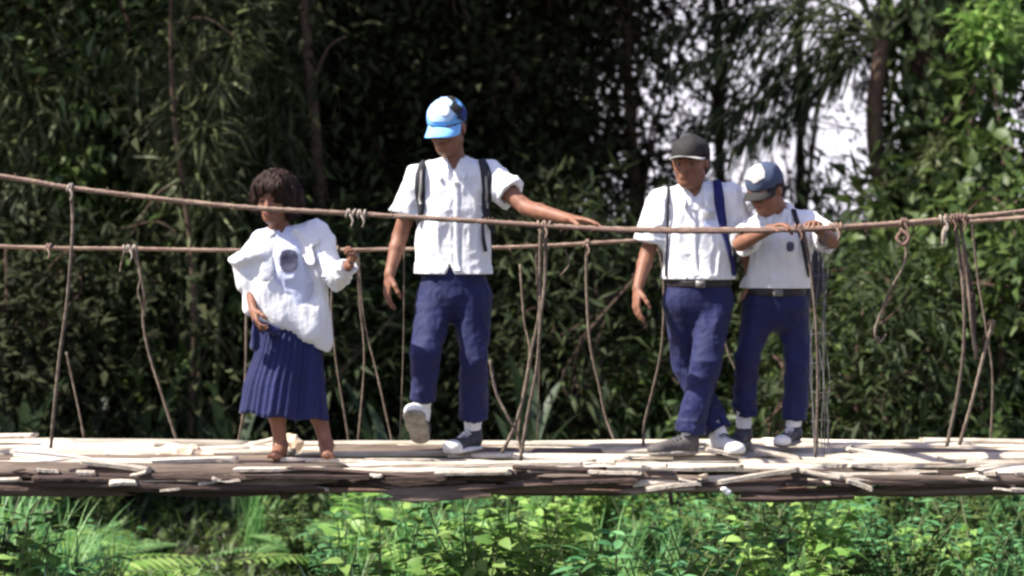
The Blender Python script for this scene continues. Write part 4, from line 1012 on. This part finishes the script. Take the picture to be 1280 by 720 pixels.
def shirt(root, J, s, hemz, r_top, r_hem, m, sl=(.72, .72), sr=(.062, .078), flat=.64, h=.0052, n=None, vcut=True, neck_w=.05, seed=0, hem_tilt=(0, 0), slit=False):
    A, B, nk = J['shA'], J['shB'], J['neck']; mid = (A + B) / 2; rx = nrm(B - A)
    n = nrm(np.cross(rx, (0, 0, 1))) if n is None else nrm(n)
    bot = J['pelvis'] * 1.0; bot[2] = hemz
    pr = [(cone(mid - np.array([0, 0, .075 * s]), bot, r_top, r_hem, n, flat), .03),
          (cone(nk - np.array([0, 0, .020]), A + rx * .01, .050 * s, .052 * s), .04), (cone(nk - np.array([0, 0, .020]), B - rx * .01, .050 * s, .052 * s), .04)]
    for sd, fr in zip('AB', sl):
        sh, el = J['sh' + sd], J['el' + sd]; d = nrm(el - sh)
        pr.append((cut(cone(sh, el, sr[0] * s, sr[1] * s * (1 / max(fr, .5)) ** .3), [(sh + (el - sh) * fr, d)]), .035))
    F = field_for(pr, h)
    F.plane((bot[0], bot[1], hemz), (hem_tilt[0], hem_tilt[1], -1))
    # open neck
    F.sub(cone(nk - np.array([0, 0, .012]) + n * .004, nk + np.array([0, 0, .12]), neck_w * s, .075 * s), .006)
    if vcut:
        F.sub(cone(nk + n * .055 * s + np.array([0, 0, .03]), nk + n * .100 * s - np.array([0, 0, .075 * s]), .036 * s, .006, rx, 1.0), .004)
    if slit:
        F.sub(cone(np.array([bot[0], bot[1], hemz]) + n * .12, np.array([bot[0], bot[1], hemz + .045]) + n * .12, .020, .004, n, 8.0), .003)
    for sd, fr in zip('AB', sl):
        shp, el = J['sh' + sd], J['el' + sd]; d = nrm(el - shp); e = shp + (el - shp) * fr
        F.sub(cone(e - d * .045, e + d * .06, .040 * s, .062 * s), .004)
    F.disp(.016 * s, (8, 8, 4), 1.3 + seed); F.disp(.015 * s, (17, 17, 8), 4.4 + seed); F.disp(.008, (36, 36, 18), 7.7 + seed)
    F.D -= (.007 * np.exp(-((F.ax[2] - hemz) / .05) ** 2))[None, None, :].astype(np.float32)
    F.plane((bot[0], bot[1], hemz), (hem_tilt[0], hem_tilt[1], -1))
    V, Q = F.mesh(); return mk('shirt', V, Q, m, root), bvh(V, Q), n, rx

def collar(root, J, s, n, rx, m):
    nk = J['neck']; up = np.array([0, 0, 1.0]); pr = []
    F = field_for([(cone(nk - up * .012, nk + up * .022 - n * .004, .066 * s, .058 * s), .0)], .004, .03)
    F.plane(nk + up * .026 + n * .0, up + .45 * n); F.sub(cone(nk - up * .05, nk + up * .08, .056 * s, .053 * s), .0)
    F.sub(cone(nk + n * .09 * s - up * .03, nk + n * .05 * s + up * .06, .020 * s, .040 * s), .004)
    F2 = []
    for sg in (-1, 1):
        a = nk + rx * sg * .052 * s + n * .026 * s + up * .016; b = nk + rx * sg * .052 * s + n * .104 * s - up * .060 * s
        F2.append((cone(a, b, .025 * s, .009 * s, nrm(n + up * .9 + rx * sg * .5), .33), .004))
    G = field_for(F2 + [(cone(nk - up * .012, nk + up * .022, .068 * s, .06 * s), .0)], .004, .03)
    G2 = Field(G.lo, G.lo + (G.n - 1) * G.h, .004); G2.D[:] = .5
    for p, k in F2: G2.add(p, k)
    G2.disp(.003, (30, 30, 30), 1)
    V1, Q1 = F.mesh(); V2, Q2 = G2.mesh()
    V = np.vstack([V1, V2]); Q = np.vstack([Q1, Q2 + len(V1)])
    return mk('collar', V, Q, m, root)

def body_mesh(root, J, s, H, h=.0045, extra=(), hands=(), feet=False):
    A, B = J['shA'], J['shB']; mid = (A + B) / 2; rx = nrm(B - A); n = nrm(np.cross(rx, (0, 0, 1))); hw = np.linalg.norm(B - A) / 2
    pel = J['pelvis']; waist = mid * .35 + pel * .65
    pr = [(cone(mid - np.array([0, 0, .085 * s]), waist, hw * .74, hw * .62, n, .62), .04), (cone(waist, pel, hw * .62, hw * .72, n, .64), .04),
          (cone(J['neck'] - np.array([0, 0, .03 * s]), A, .040 * s, .040 * s), .04), (cone(J['neck'] - np.array([0, 0, .03 * s]), B, .040 * s, .040 * s), .04)]
    pr += head_prims(H, J['neck'])
    for sd in 'AB':
        pr += arm_prims(J['sh' + sd], J['el' + sd], J['wr' + sd], s)
        pr += leg_prims(J['hip' + sd], J['knee' + sd], J['ankle' + sd], s, .92)
    for hd in hands: hand(pr, *hd)
    pr += list(extra)
    F = field_for(pr, h)
    for sx in (-1, 1): F.sub(H.E((sx * .030, .0935, .003), (.017, .0155, .0075)), .008)
    V, Q = F.mesh(); return mk('body', V, Q, M['skin'], root), bvh(V, Q)

def belt(root, J, wz, wr, hgt=.03):
    pel = J['pelvis']
    F = field_for([(cone((pel[0], pel[1], wz + .03), (pel[0], pel[1], wz - .06), wr, wr, (0, 1, 0), .71), .0)], .0045, .02)
    F.plane((0, 0, wz), (0, 0, 1)); F.plane((0, 0, wz - hgt), (0, 0, -1))
    V, Q = F.mesh(); b = mk('belt', V, Q, M['belt'], root)
    c = np.array([pel[0], pel[1] - wr * .71 * .90 - .012, wz - hgt / 2])
    V, Fc = box(c, (.021, .005, .015)); mk('buckle', V, Fc, M['metal'], b)

def box(c, r, ax=None):
    A = np.eye(3) if ax is None else np.array([nrm(v) for v in ax]); V = []
    for i in (-1, 1):
        for j in (-1, 1):
            for k in (-1, 1): V.append(np.asarray(c) + i * r[0] * A[0] + j * r[1] * A[1] + k * r[2] * A[2])
    return np.array(V), [[0, 1, 3, 2], [4, 6, 7, 5], [0, 4, 5, 1], [2, 3, 7, 6], [0, 2, 6, 4], [1, 5, 7, 3]]

def ground_pt(px, Y, z): return np.array([XG(px, Y), Y, z])

def joints(**kw): return {k: P(*v) for k, v in kw.items()}

def set_ankle(J, sd, hp, f, u, s):
    f = nrm(f); u = nrm(np.asarray(u, float) - f * np.dot(u, f)); J['ankle' + sd] = hp + f * .042 * s + u * .085 * s
    return hp, f, u

def placket(root, tr, pts, m, shirt_o):
    V, F = ribbon(tr, pts, .026, .003, lift=.001); mk('placket', V, F, m, shirt_o)
    n = 5
    for i in range(n):
        t = (i + .4) / n; x = pts[0][0] + (pts[-1][0] - pts[0][0]) * t; y = pts[0][1] + (pts[-1][1] - pts[0][1]) * t
        h = cast(tr, x, y)
        if h is None: continue
        V, F = sphere(h[0] + h[1] * .006, .005, 5, 8, (1, .5, 1)); mk('button', V, F, M['badge'], shirt_o)

UP = np.array([0, 0, 1.0])
# ---- the tall boy in the blue cap, walking towards the left, one hand on the handrail
def boy_blue_cap():
    s = 1.0; Y = .45
    J = joints(neck=(569, 207, Y), shA=(524, 221, Y + .01), shB=(611, 219, Y - .03), elA=(500, 295, Y + .03), wrA=(487, 343, Y - .05),
               elB=(658, 260, Y - .16), wrB=(712, 274, .10), pelvis=(567, 360, Y), hipA=(545, 372, Y), hipB=(590, 372, Y),
               kneeA=(533, 440, Y - .14), kneeB=(593, 448, Y - .05))
    root = empty('person', (XG(567, Y), Y, .03), 'tall boy in white shirt and light blue cap striding with one hand on the rope', 'person', 'schoolchildren crossing the footbridge')
    hA = set_ankle(J, 'A', P(527, 556, .34), (-.12, -.72, .62), (0, .6, .72), s)
    hB = set_ankle(J, 'B', ground_pt(597, .53, .035), (-.50, -.85, .0), UP, s)
    H = Frame(P(559, 160, Y - .05), (-.30, -.86, -.34), q=.215 / .217)
    body, tb = body_mesh(root, J, s, H, hands=[
        (J['wrA'], J['wrA'] * 0 + nrm(P(481, 388, Y - .06) - J['wrA']), np.array([.9, .35, 0]), np.array([0, -1, 0]), s, (.35, .42, .5, .55)),
        (J['wrB'], nrm(P(768, 280, .0) - J['wrB']), np.array([.05, -.25, -1]), np.array([-.2, -1, 0]), s, (.16, .2, .26, .36), .6)])
    face_parts(H, root); hair_short(H, root, .98, -.05)
    c, ct = cap(H, root, M['cap_blue'], M['cap_bill'], bill_len=.085)
    V, F = patch(ct, 529, 117, 570, 152, lambda u, v: u * u + v * v * .8 < .95 + .1 * math.sin(7 * u + 4 * v), 20, 20, .003); mk('cap_front_panel', V, F, M['cap_lightblue'], c)
    V, F = patch(ct, 570, 126, 592, 168, lambda u, v: u > -1 + .9 * (1 - v) * .5 + .2 * math.sin(v * 4), 16, 20, .004); mk('cap_unlit_side', V, F, M['cap_blue_unlit'], c)  # unlit right side of the crown painted in as a darker patch
    V, F = patch(ct, 556, 119, 582, 150, lambda u, v: (abs(u - v * .45) < .34 + .22 * math.sin(v * 6 + 1) and abs(v) < .95), 22, 24, .006); mk('cap_emblem', V, F, M['cap_grey'], c)
    V, F = patch(ct, 549, 128, 561, 146, lambda u, v: u * u + v * v < 1 + .3 * math.sin(5 * v), 12, 12, .007); mk('cap_emblem', V, F, M['cream_cloth'], c)
    hemz = P(567, 343, Y - .1)[2]
    sh, st, n, rx = shirt(root, J, s, hemz, .148, .168, M['white_cloth'], seed=0, slit=True, sl=(.62, .58), sr=(.057, .066),
                          n=(-.12, -1, 0))
    collar(root, J, s, n, rx, M['cream_cloth']); placket(root, st, [(571, 228), (571, 280), (572, 338)], M['white_cloth'], sh)
    V, F = patch(st, 590, 232, 612, 258, lambda u, v: True, 8, 8, .003); mk('pocket', V, F, M['cream_cloth'], sh)
    trousers(root, J, s, {'A': .68, 'B': .80}, .138, M['navy'], waist_z=hemz + .03)
    socks(root, J, s, M['sock'])
    shoe(root, *hA, s, M['shoe_grey'], M['shoe_white'], M['sock']); shoe(root, *hB, s, M['shoe_black'], M['shoe_white'], M['sock'], M['shoe_white'])
    # backpack, worn: a thing of its own
    bp = empty('backpack', P(570, 300, Y + .2), 'black backpack with padded straps worn by the tallest boy in the blue cap', 'backpack', 'bags worn by the boys')
    V, F = ribbon(st, [(531, 199), (526, 215), (525, 240), (528, 262), (522, 280)], [.030, .044, .048, .030, .010], .010); a = mk('strap', V, F, M['black_fabric'], bp)
    V, F = ribbon(st, [(527, 214), (526, 236), (528, 256)], [.010, .014, .010], .006, lift=.012); mk('strap_pad', V, F, M['pad'], a)
    V, F = ribbon(st, [(600, 196), (607, 214), (610, 240), (606, 266), (617, 292)], [.032, .050, .052, .032, .012], .010); a = mk('strap', V, F, M['black_fabric'], bp)
    V, F = ribbon(st, [(609, 220), (612, 240), (607, 260)], [.010, .014, .010], .006, lift=.012); mk('strap_pad', V, F, M['pad'], a)
    V, F = ribbon(st, [(604, 270), (602, 290), (605, 314)], [.014, .014, .022], .005, lift=.008); mk('strap_end', V, F, M['black_fabric'], bp)
    sdf_obj('bag', [(cone(P(572, 225, Y + .20), P(572, 320, Y + .22), .12, .15, (0, 1, 0), .55), .02)], .007, M['black_fabric'], bp, disps=[(.02, (9, 9, 7), 3)])

def boy_grey_cap():
    s = .97; Y = .45
    J = joints(neck=(868, 240, Y), shA=(828, 252, Y + .02), shB=(913, 246, Y), elA=(809, 318, Y + .02), wrA=(797, 361, Y - .08),
               elB=(932, 305, Y + .07), wrB=(940, 350, Y + .09), pelvis=(873, 366, Y), hipA=(852, 378, Y), hipB=(894, 378, Y),
               kneeA=(858, 455, Y + .06), kneeB=(882, 457, Y - .12))
    root = empty('person', (XG(873, Y), Y, .03), 'boy in grey cap and white shirt, arms hanging, next to the leaning boy', 'person', 'schoolchildren crossing the footbridge')
    hA = set_ankle(J, 'A', ground_pt(894, .47, .035), (.36, -.93, 0), UP, s)
    hB = set_ankle(J, 'B', ground_pt(872, .34, .035), (-.90, -.42, 0), UP, s)
    H = Frame(P(863, 204, Y - .04), (-.34, -.93, -.10), q=.212 / .217)
    body_mesh(root, J, s, H, hands=[
        (J['wrA'], nrm(P(794, 403, Y - .12) - J['wrA']), np.array([.9, .3, 0]), np.array([0, -1, 0]), s, (.3, .38, .45, .5)),
        (J['wrB'], nrm(P(943, 392, Y + .06) - J['wrB']), np.array([-.9, .3, 0]), np.array([0, -1, 0]), s, .4)])
    face_parts(H, root); hair_short(H, root, 1.0, -.055, seed=4)
    c, ct = cap(H, root, M['cap_grey'], M['cap_palegrey'], bill_len=.085, bill_drop=-.010, low=.93)
    hemz = P(873, 350, Y - .1)[2]
    sh, st, n, rx = shirt(root, J, s, hemz, .142, .150, M['white_cloth'], seed=3, sl=(.76, .70), sr=(.058, .068), n=(-.05, -1, 0))
    collar(root, J, s, n, rx, M['white_cloth']); placket(root, st, [(868, 262), (868, 300), (870, 344)], M['white_cloth'], sh)
    V, F = patch(st, 879, 262, 903, 290, lambda u, v: True, 8, 8, .003); mk('pocket', V, F, M['blue_white_cloth'], sh)
    V, F = patch(st, 878, 264, 894, 275, lambda u, v: True, 6, 6, .006); mk('name_badge', V, F, M['badge'], sh)
    trousers(root, J, s, {'A': .97, 'B': .96}, .134, M['navy'], .064, waist_z=hemz - .002)
    belt(root, J, hemz - .003, .142)
    socks(root, J, s, M['sock'])
    shoe(root, *hB, s, M['shoe_grey'], None, M['shoe_black']); shoe(root, *hA, s, M['shoe_white'], M['shoe_white'], M['shoe_grey'])
    bp = empty('backpack', P(875, 300, Y + .2), 'dark bag on a wide blue shoulder strap worn by the boy in the grey cap', 'backpack', 'bags worn by the boys')
    V, F = ribbon(st, [(891, 212), (897, 232), (900, 262), (905, 292), (912, 322), (916, 345)], [.038, .046, .040, .018, .016, .018], .010); a = mk('strap', V, F, M['blue_strap'], bp)
    V, F = ribbon(st, [(836, 232), (834, 260), (834, 300), (833, 346)], [.014, .012, .010, .010], .006); mk('strap', V, F, M['black_fabric'], bp)
    sdf_obj('bag', [(cone(P(878, 262, Y + .20), P(884, 330, Y + .22), .11, .125, (0, 1, 0), .5), .02)], .007, M['black_fabric'], bp, disps=[(.02, (9, 9, 7), 3)])

def boy_leaning():
    s = .88; Y = .52
    J = joints(neck=(974, 264, Y - .06), shA=(950, 283, Y - .08), shB=(1009, 280, Y - .03), elA=(925, 305, Y - .26), wrA=(962, 287, .08),
               elB=(1040, 302, Y - .20), wrB=(1024, 288, .09), pelvis=(969, 374, Y), hipA=(951, 382, Y), hipB=(988, 382, Y),
               kneeA=(934, 449, Y - .02), kneeB=(998, 455, Y + .02))
    root = empty('person', (XG(969, Y), Y, .05), 'shorter boy in pale cap leaning with both hands on the rope, head bowed', 'person', 'schoolchildren crossing the footbridge')
    hA = set_ankle(J, 'A', ground_pt(933, .60, .05), (-.35, -.93, 0), UP, s)
    hB = set_ankle(J, 'B', ground_pt(996, .60, .055), (-.45, -.90, 0), UP, s)
    H = Frame(P(957, 238, Y - .12), (-.55, -.70, -.46), q=.20 / .217)
    body_mesh(root, J, s, H, hands=[
        (J['wrA'], nrm(P(992, 279, .0) - J['wrA']), np.array([.1, -.4, -1]), np.array([-.3, -1, .2]), s, (.5, .6, .65, .7)),
        (J['wrB'], nrm(P(1014, 274, .0) - J['wrB']) , np.array([-.1, -.3, -1]), np.array([-1, -.3, .2]), s, (.75, .8, .85, .9))])
    face_parts(H, root); hair_short(H, root, 1.0, -.055, seed=6)
    c, ct = cap(H, root, M['cap_paleblue'], M['cap_grey'], bill_len=.065, bill_drop=.012)
    V, F = patch(ct, 932, 204, 956, 229, lambda u, v: u * u * .7 + v * v < .8 + .15 * math.sin(6 * u + 2 * v), 20, 20, .003); mk('cap_front_panel', V, F, M['badge'], c)
    hemz = P(969, 361, Y - .1)[2]
    sh, st, n, rx = shirt(root, J, s, hemz, .128, .142, M['white_cloth'], seed=8, sl=(.82, .82), sr=(.058, .066), n=(-.1, -1, 0))
    collar(root, J, s, n, rx, M['white_cloth'])
    V, F = patch(st, 977, 300, 997, 326, lambda u, v: True, 8, 8, .003); mk('pocket', V, F, M['cream_cloth'], sh)
    V, F = patch(st, 983, 302, 992, 314, lambda u, v: u * u + v * v < 1, 6, 6, .006); mk('school_badge', V, F, M['print'], sh)
    trousers(root, J, s, {'A': .80, 'B': .88}, .128, M['navy'], .061, waist_z=hemz - .002)
    belt(root, J, hemz - .003, .136)
    socks(root, J, s, M['sock'])
    shoe(root, *hA, s, M['shoe_black'], None, M['shoe_grey']); shoe(root, *hB, s, M['shoe_black'], M['shoe_white'], M['sock'])
    bp = empty('backpack', P(1010, 320, Y + .18), 'dark backpack on the back of the boy leaning on the rope', 'backpack', 'bags worn by the boys')
    V, F = ribbon(st, [(991, 264), (998, 285), (1004, 310), (1010, 345)], [.022, .020, .018, .018], .010); mk('strap', V, F, M['black_fabric'], bp)
    sdf_obj('bag', [(cone(P(990, 300, Y + .16), P(996, 350, Y + .18), .105, .12, (0, 1, 0), .6), .02)], .007, M['black_fabric'], bp, disps=[(.02, (9, 9, 7), 3)])

def girl():
    s = .80; Y = .33
    J = joints(neck=(350, 290, Y), shA=(326, 304, Y), shB=(389, 300, Y), elA=(312, 354, Y - .02), wrA=(317, 388, Y - .10),
               elB=(421, 347, Y - .06), wrB=(436, 332, Y - .20), pelvis=(361, 408, Y), hipA=(346, 416, Y), hipB=(378, 416, Y),
               kneeA=(344, 502, Y - .05), kneeB=(394, 504, Y + .02))
    root = empty('person', (XG(360, Y), Y, .03), 'barefoot girl with short dark hair in white blouse and navy skirt, one fist raised', 'person', 'schoolchildren crossing the footbridge')
    extra = []
    for sd, hp, f in (('A', ground_pt(352, .34, .028), (-.15, -.98, 0)), ('B', ground_pt(407, .36, .028), (.12, -.99, 0))):
        f = nrm(f); r = np.cross(f, UP); J['ankle' + sd] = hp + f * .035 * s + UP * .06 * s
        extra += [(ell(hp + f * .028 * s + UP * .024 * s, np.array([.027, .036, .026]) * s, (r, f, UP)), .02), (cone(J['ankle' + sd], hp + f * .13 * s + UP * .018 * s, .031 * s, .022 * s, r, 1.25), .02),
                  (cone(hp + f * .03 * s + UP * .02 * s, hp + f * .145 * s + UP * .015 * s, .024 * s, .022 * s, r, 1.3), .015)]
        big = -1 if sd == 'B' else 1
        for i in range(5):
            a = hp + s * (f * (.150 - .006 * i) + r * big * (.028 - .0145 * i) + UP * .013); rr = (.0125, .0095, .009, .0085, .008)[i] * s
            extra.append((cone(a, a + f * (.034 - .004 * i) * s, rr, rr * .9), .003))
    H = Frame(P(343, 248, Y - .03), (-.26, -.94, -.22), q=.200 / .217)
    body_mesh(root, J, s, H, h=.0042, extra=extra, hands=[
        (J['wrA'], nrm(P(322, 412, Y - .15) - J['wrA']), np.array([.9, .3, 0]), np.array([0, -1, 0]), s, (.6, .7, .75, .8)),
        (J['wrB'], nrm(P(446, 306, Y - .27) - J['wrB']), np.array([-.8, -.5, .1]), np.array([-.4, -.8, .5]), s * 1.05, (1.0, 1.05, 1.1, 1.15))])
    face_parts(H, root)
    # tousled bob
    pr = [(H.E((.004, -.015, .042), (.104, .112, .090)), .01), (H.E((-.070, -.02, -.01), (.042, .075, .072)), .03), (H.E((.078, -.025, -.022), (.050, .080, .082)), .03),
          (H.E((0, -.06, -.02), (.088, .065, .085)), .03), (H.C((-.045, .062, .066), (.05, .062, .066), .024, .026), .02)]
    F = field_for(pr, .004, .03); F.sub(H.E((-.004, .118, -.035), (.062, .085, .088)), .008); F.sub(cone(H(0, .02, -.05), H(0, .04, -.14), .055, .06), .01)
    F.disp(.014, (30, 30, 10), 3); F.disp(.012, (75, 75, 18), 8)
    V, Q = F.mesh(); mk('hair', V, Q, M['hair'], root)
    # wisps
    ws = []
    for i in range(170):
        a = RNG.uniform(0, 2 * math.pi); z = RNG.uniform(-.07, .10); c = math.sqrt(max(.08, 1 - ((z - .03) / .11) ** 2))
        p0 = (.095 * math.cos(a) * c, -.015 + .10 * math.sin(a) * c, z)
        if p0[1] > .04 and z < .05: continue
        k_ = RNG.uniform(.94, 1.1)
        p1 = (p0[0] * 1.18 * k_ + RNG.uniform(-.012, .012), p0[1] * 1.15, z - .02 + RNG.uniform(-.02, .02)); p2 = (p0[0] * 1.18 * k_ + RNG.uniform(-.02, .02), p0[1] * 1.1, z - .055)
        ws.append(tube(catmull([H(*p0), H(*p1), H(*p2)], 4), [.003, .0022, .0008], 5))
    V, Fc = join(ws); mk('hair_wisps', V, Fc, M['hair'], root)
    # inner shirt
    hemz = P(365, 405, Y - .1)[2]
    sh, st, n, rx = shirt(root, J, s, hemz, .112, .128, M['blue_white_cloth'], seed=5, sl=(.5, .98), sr=(.058, .060), n=(-.12, -1, 0), vcut=False, neck_w=.058, hem_tilt=(0, 0), flat=.72)
    V, F = patch(st, 350, 312, 372, 340, lambda u, v: u ** 4 + v ** 4 < .85, 18, 24, .003)
    mk('printed_emblem', V, F, M['print'], sh)
    # lower right sleeve of the inner shirt
    a, b = J['elB'], J['wrB']; d = nrm(b - a)
    sdf_obj('sleeve', [(cut(cone(J['shB'] * .25 + a * .75, a, .052, .050), []), .02), (cut(cone(a, b, .049, .036), [(b - d * .01, d)]), .03)], .0045, M['white_cloth'], root, disps=[(.016, (14, 14, 14), 3), (.008, (30, 30, 30), 6)])
    # open white over-blouse falling off the shoulder at the left
    q = lambda x, y, dy=0: P(x, y, Y + dy)
    nn = nrm((-.12, -1, 0)); f2 = nrm((-.75, -.6, .3))
    pr = [
        (cone(q(346, 299), q(324, 309), .046, .050, nn, .9), .03), (cone(q(392, 292), q(364, 298), .048, .050, nn, .9), .03),
        (cone(q(322, 314, -.04), q(293, 327, -.07), .050, .016, nrm((.35, -.3, .9)), .45), .02), (cone(q(296, 328, -.06), q(306, 352, -.05), .018, .034, nn, .6), .03),
        (cone(q(318, 322), q(314, 386, -.04), .050, .034), .03),
        (cone(q(330, 318, -.03), q(337, 378, -.04), .064, .056, nn, .75), .03), (cone(q(340, 366, -.04), q(388, 392, -.03), .058, .062, nn, .85), .03),
        (cone(q(386, 304, -.02), q(396, 342, -.02), .050, .044, nn, .8), .03), (cone(q(394, 290), q(412, 300, -.02), .046, .026, nn, .7), .02), (cone(q(398, 292), q(414, 334, -.05), .046, .048), .03),
        (cone(q(396, 345, -.01), q(397, 422, 0), .046, .058, nn, .8), .03), (cone(q(350, 380, -.02), q(396, 422, 0), .046, .054, nn, .8), .03),
        (cone(q(334, 366, -.05), q(352, 396, -.055), .058, .062, nn, .8), .03), (cone(q(350, 390, -.055), q(386, 412, -.05), .060, .060, nn, .8), .03), (cone(q(398, 400, 0), q(402, 432, 0), .050, .040, nn, .9), .03)]
    F = field_for(pr, .0045, .03)
    F.sub(cone(q(352, 276, -.08), q(361, 330, -.17), .058, .066), .006); F.sub(cone(q(361, 330, -.17), q(358, 346, -.17), .066, .050), .006)
    F.sub(cone(q(349, 296), q(349, 262), .050, .085), .006)
    # long folds running down from the shoulders
    F.disp(.012, (9, 9, 2.5), 2.1); F.disp(.007, (24, 24, 3.5), 6.3); F.disp(.0025, (44, 44, 12), 9)
    F.plane(q(365, 419), (-.48, 0, -1))
    V, Q = F.mesh(); mk('blouse', V, Q, M['white_cloth'], root)
    lp = [(cone(q(341, 293, -.05), q(333, 345, -.10), .020, .030, nrm((.25, -1, .25)), .16), .004), (cone(q(371, 290, -.05), q(392, 300, -.07), .022, .024, nrm((-.2, -1, .5)), .16), .01), (cone(q(378, 296, -.06), q(388, 326, -.09), .026, .020, nrm((-.3, -1, .2)), .16), .01),
          (cone(q(350, 284, .05), q(341, 293, -.05), .012, .016), .01), (cone(q(358, 283, .05), q(371, 290, -.05), .012, .016), .01)]
    sdf_obj('collar', lp, .004, M['white_cloth'], root, disps=[(.006, (20, 20, 12), 2)])
    # pleated skirt
    V = []; nt_, na = 26, 160; Fc = []
    ctr = [P(362, 402, Y), P(361, 440, Y), P(356, 478, Y), P(354, 519, Y)]
    rad = [.112, .134, .158, .172]
    for lay in (0, 1):
        for j in range(nt_ + 1):
            t = j / nt_; k = t * 3; i0 = min(2, int(k)); fr = k - i0; c = ctr[i0] * (1 - fr) + ctr[i0 + 1] * fr; r = rad[i0] * (1 - fr) + rad[i0 + 1] * fr
            for i in range(na):
                th = 2 * math.pi * i / na
                pl = .0015 + .0075 * t; w = .8 * pl * math.cos(7 * th + 2.6 * math.sin(2 * th + t)) + .45 * pl * math.cos(13 * th + 1 + 3 * t + math.sin(3 * th)) + .012 * t * math.cos(3 * th + 1) + .012 * t * math.cos(5 * th + 2) + .006 * math.cos(31 * th + 6 * t)
                rr = r + w - .004 * lay
                x = c[0] + rr * math.cos(th); y = c[1] + rr * .74 * math.sin(th)
                z = c[2] + t * (.016 * math.cos(th * 1 - 3.0) + .006 * math.sin(7 * th)) + (.03 * (1 - t) if False else 0)
                V.append((x, y, z))
    n1 = (nt_ + 1) * na
    for j in range(nt_):
        for i in range(na):
            a = j * na + i; b = j * na + (i + 1) % na; Fc.append([a, a + na, b + na, b]); Fc.append([n1 + b, n1 + b + na, n1 + a + na, n1 + a])
    for i in range(na):
        a = nt_ * na + i; b = nt_ * na + (i + 1) % na; Fc.append([a, a + n1, b + n1, b])
    mk('skirt', V, Fc, M['navy_skirt'], root)
    # the bunch of cloth she holds up
    sdf_obj('skirt_fold', [(cone(q(321, 402, -.14), q(318, 432, -.10), .010, .020), .02), (cone(q(322, 402, -.14), q(345, 414, -.12), .010, .016), .02)],
            .004, M['navy_skirt'], root, disps=[(.012, (30, 30, 9), 2), (.008, (50, 50, 16), 2)])

boy_blue_cap(); boy_grey_cap(); boy_leaning(); girl()
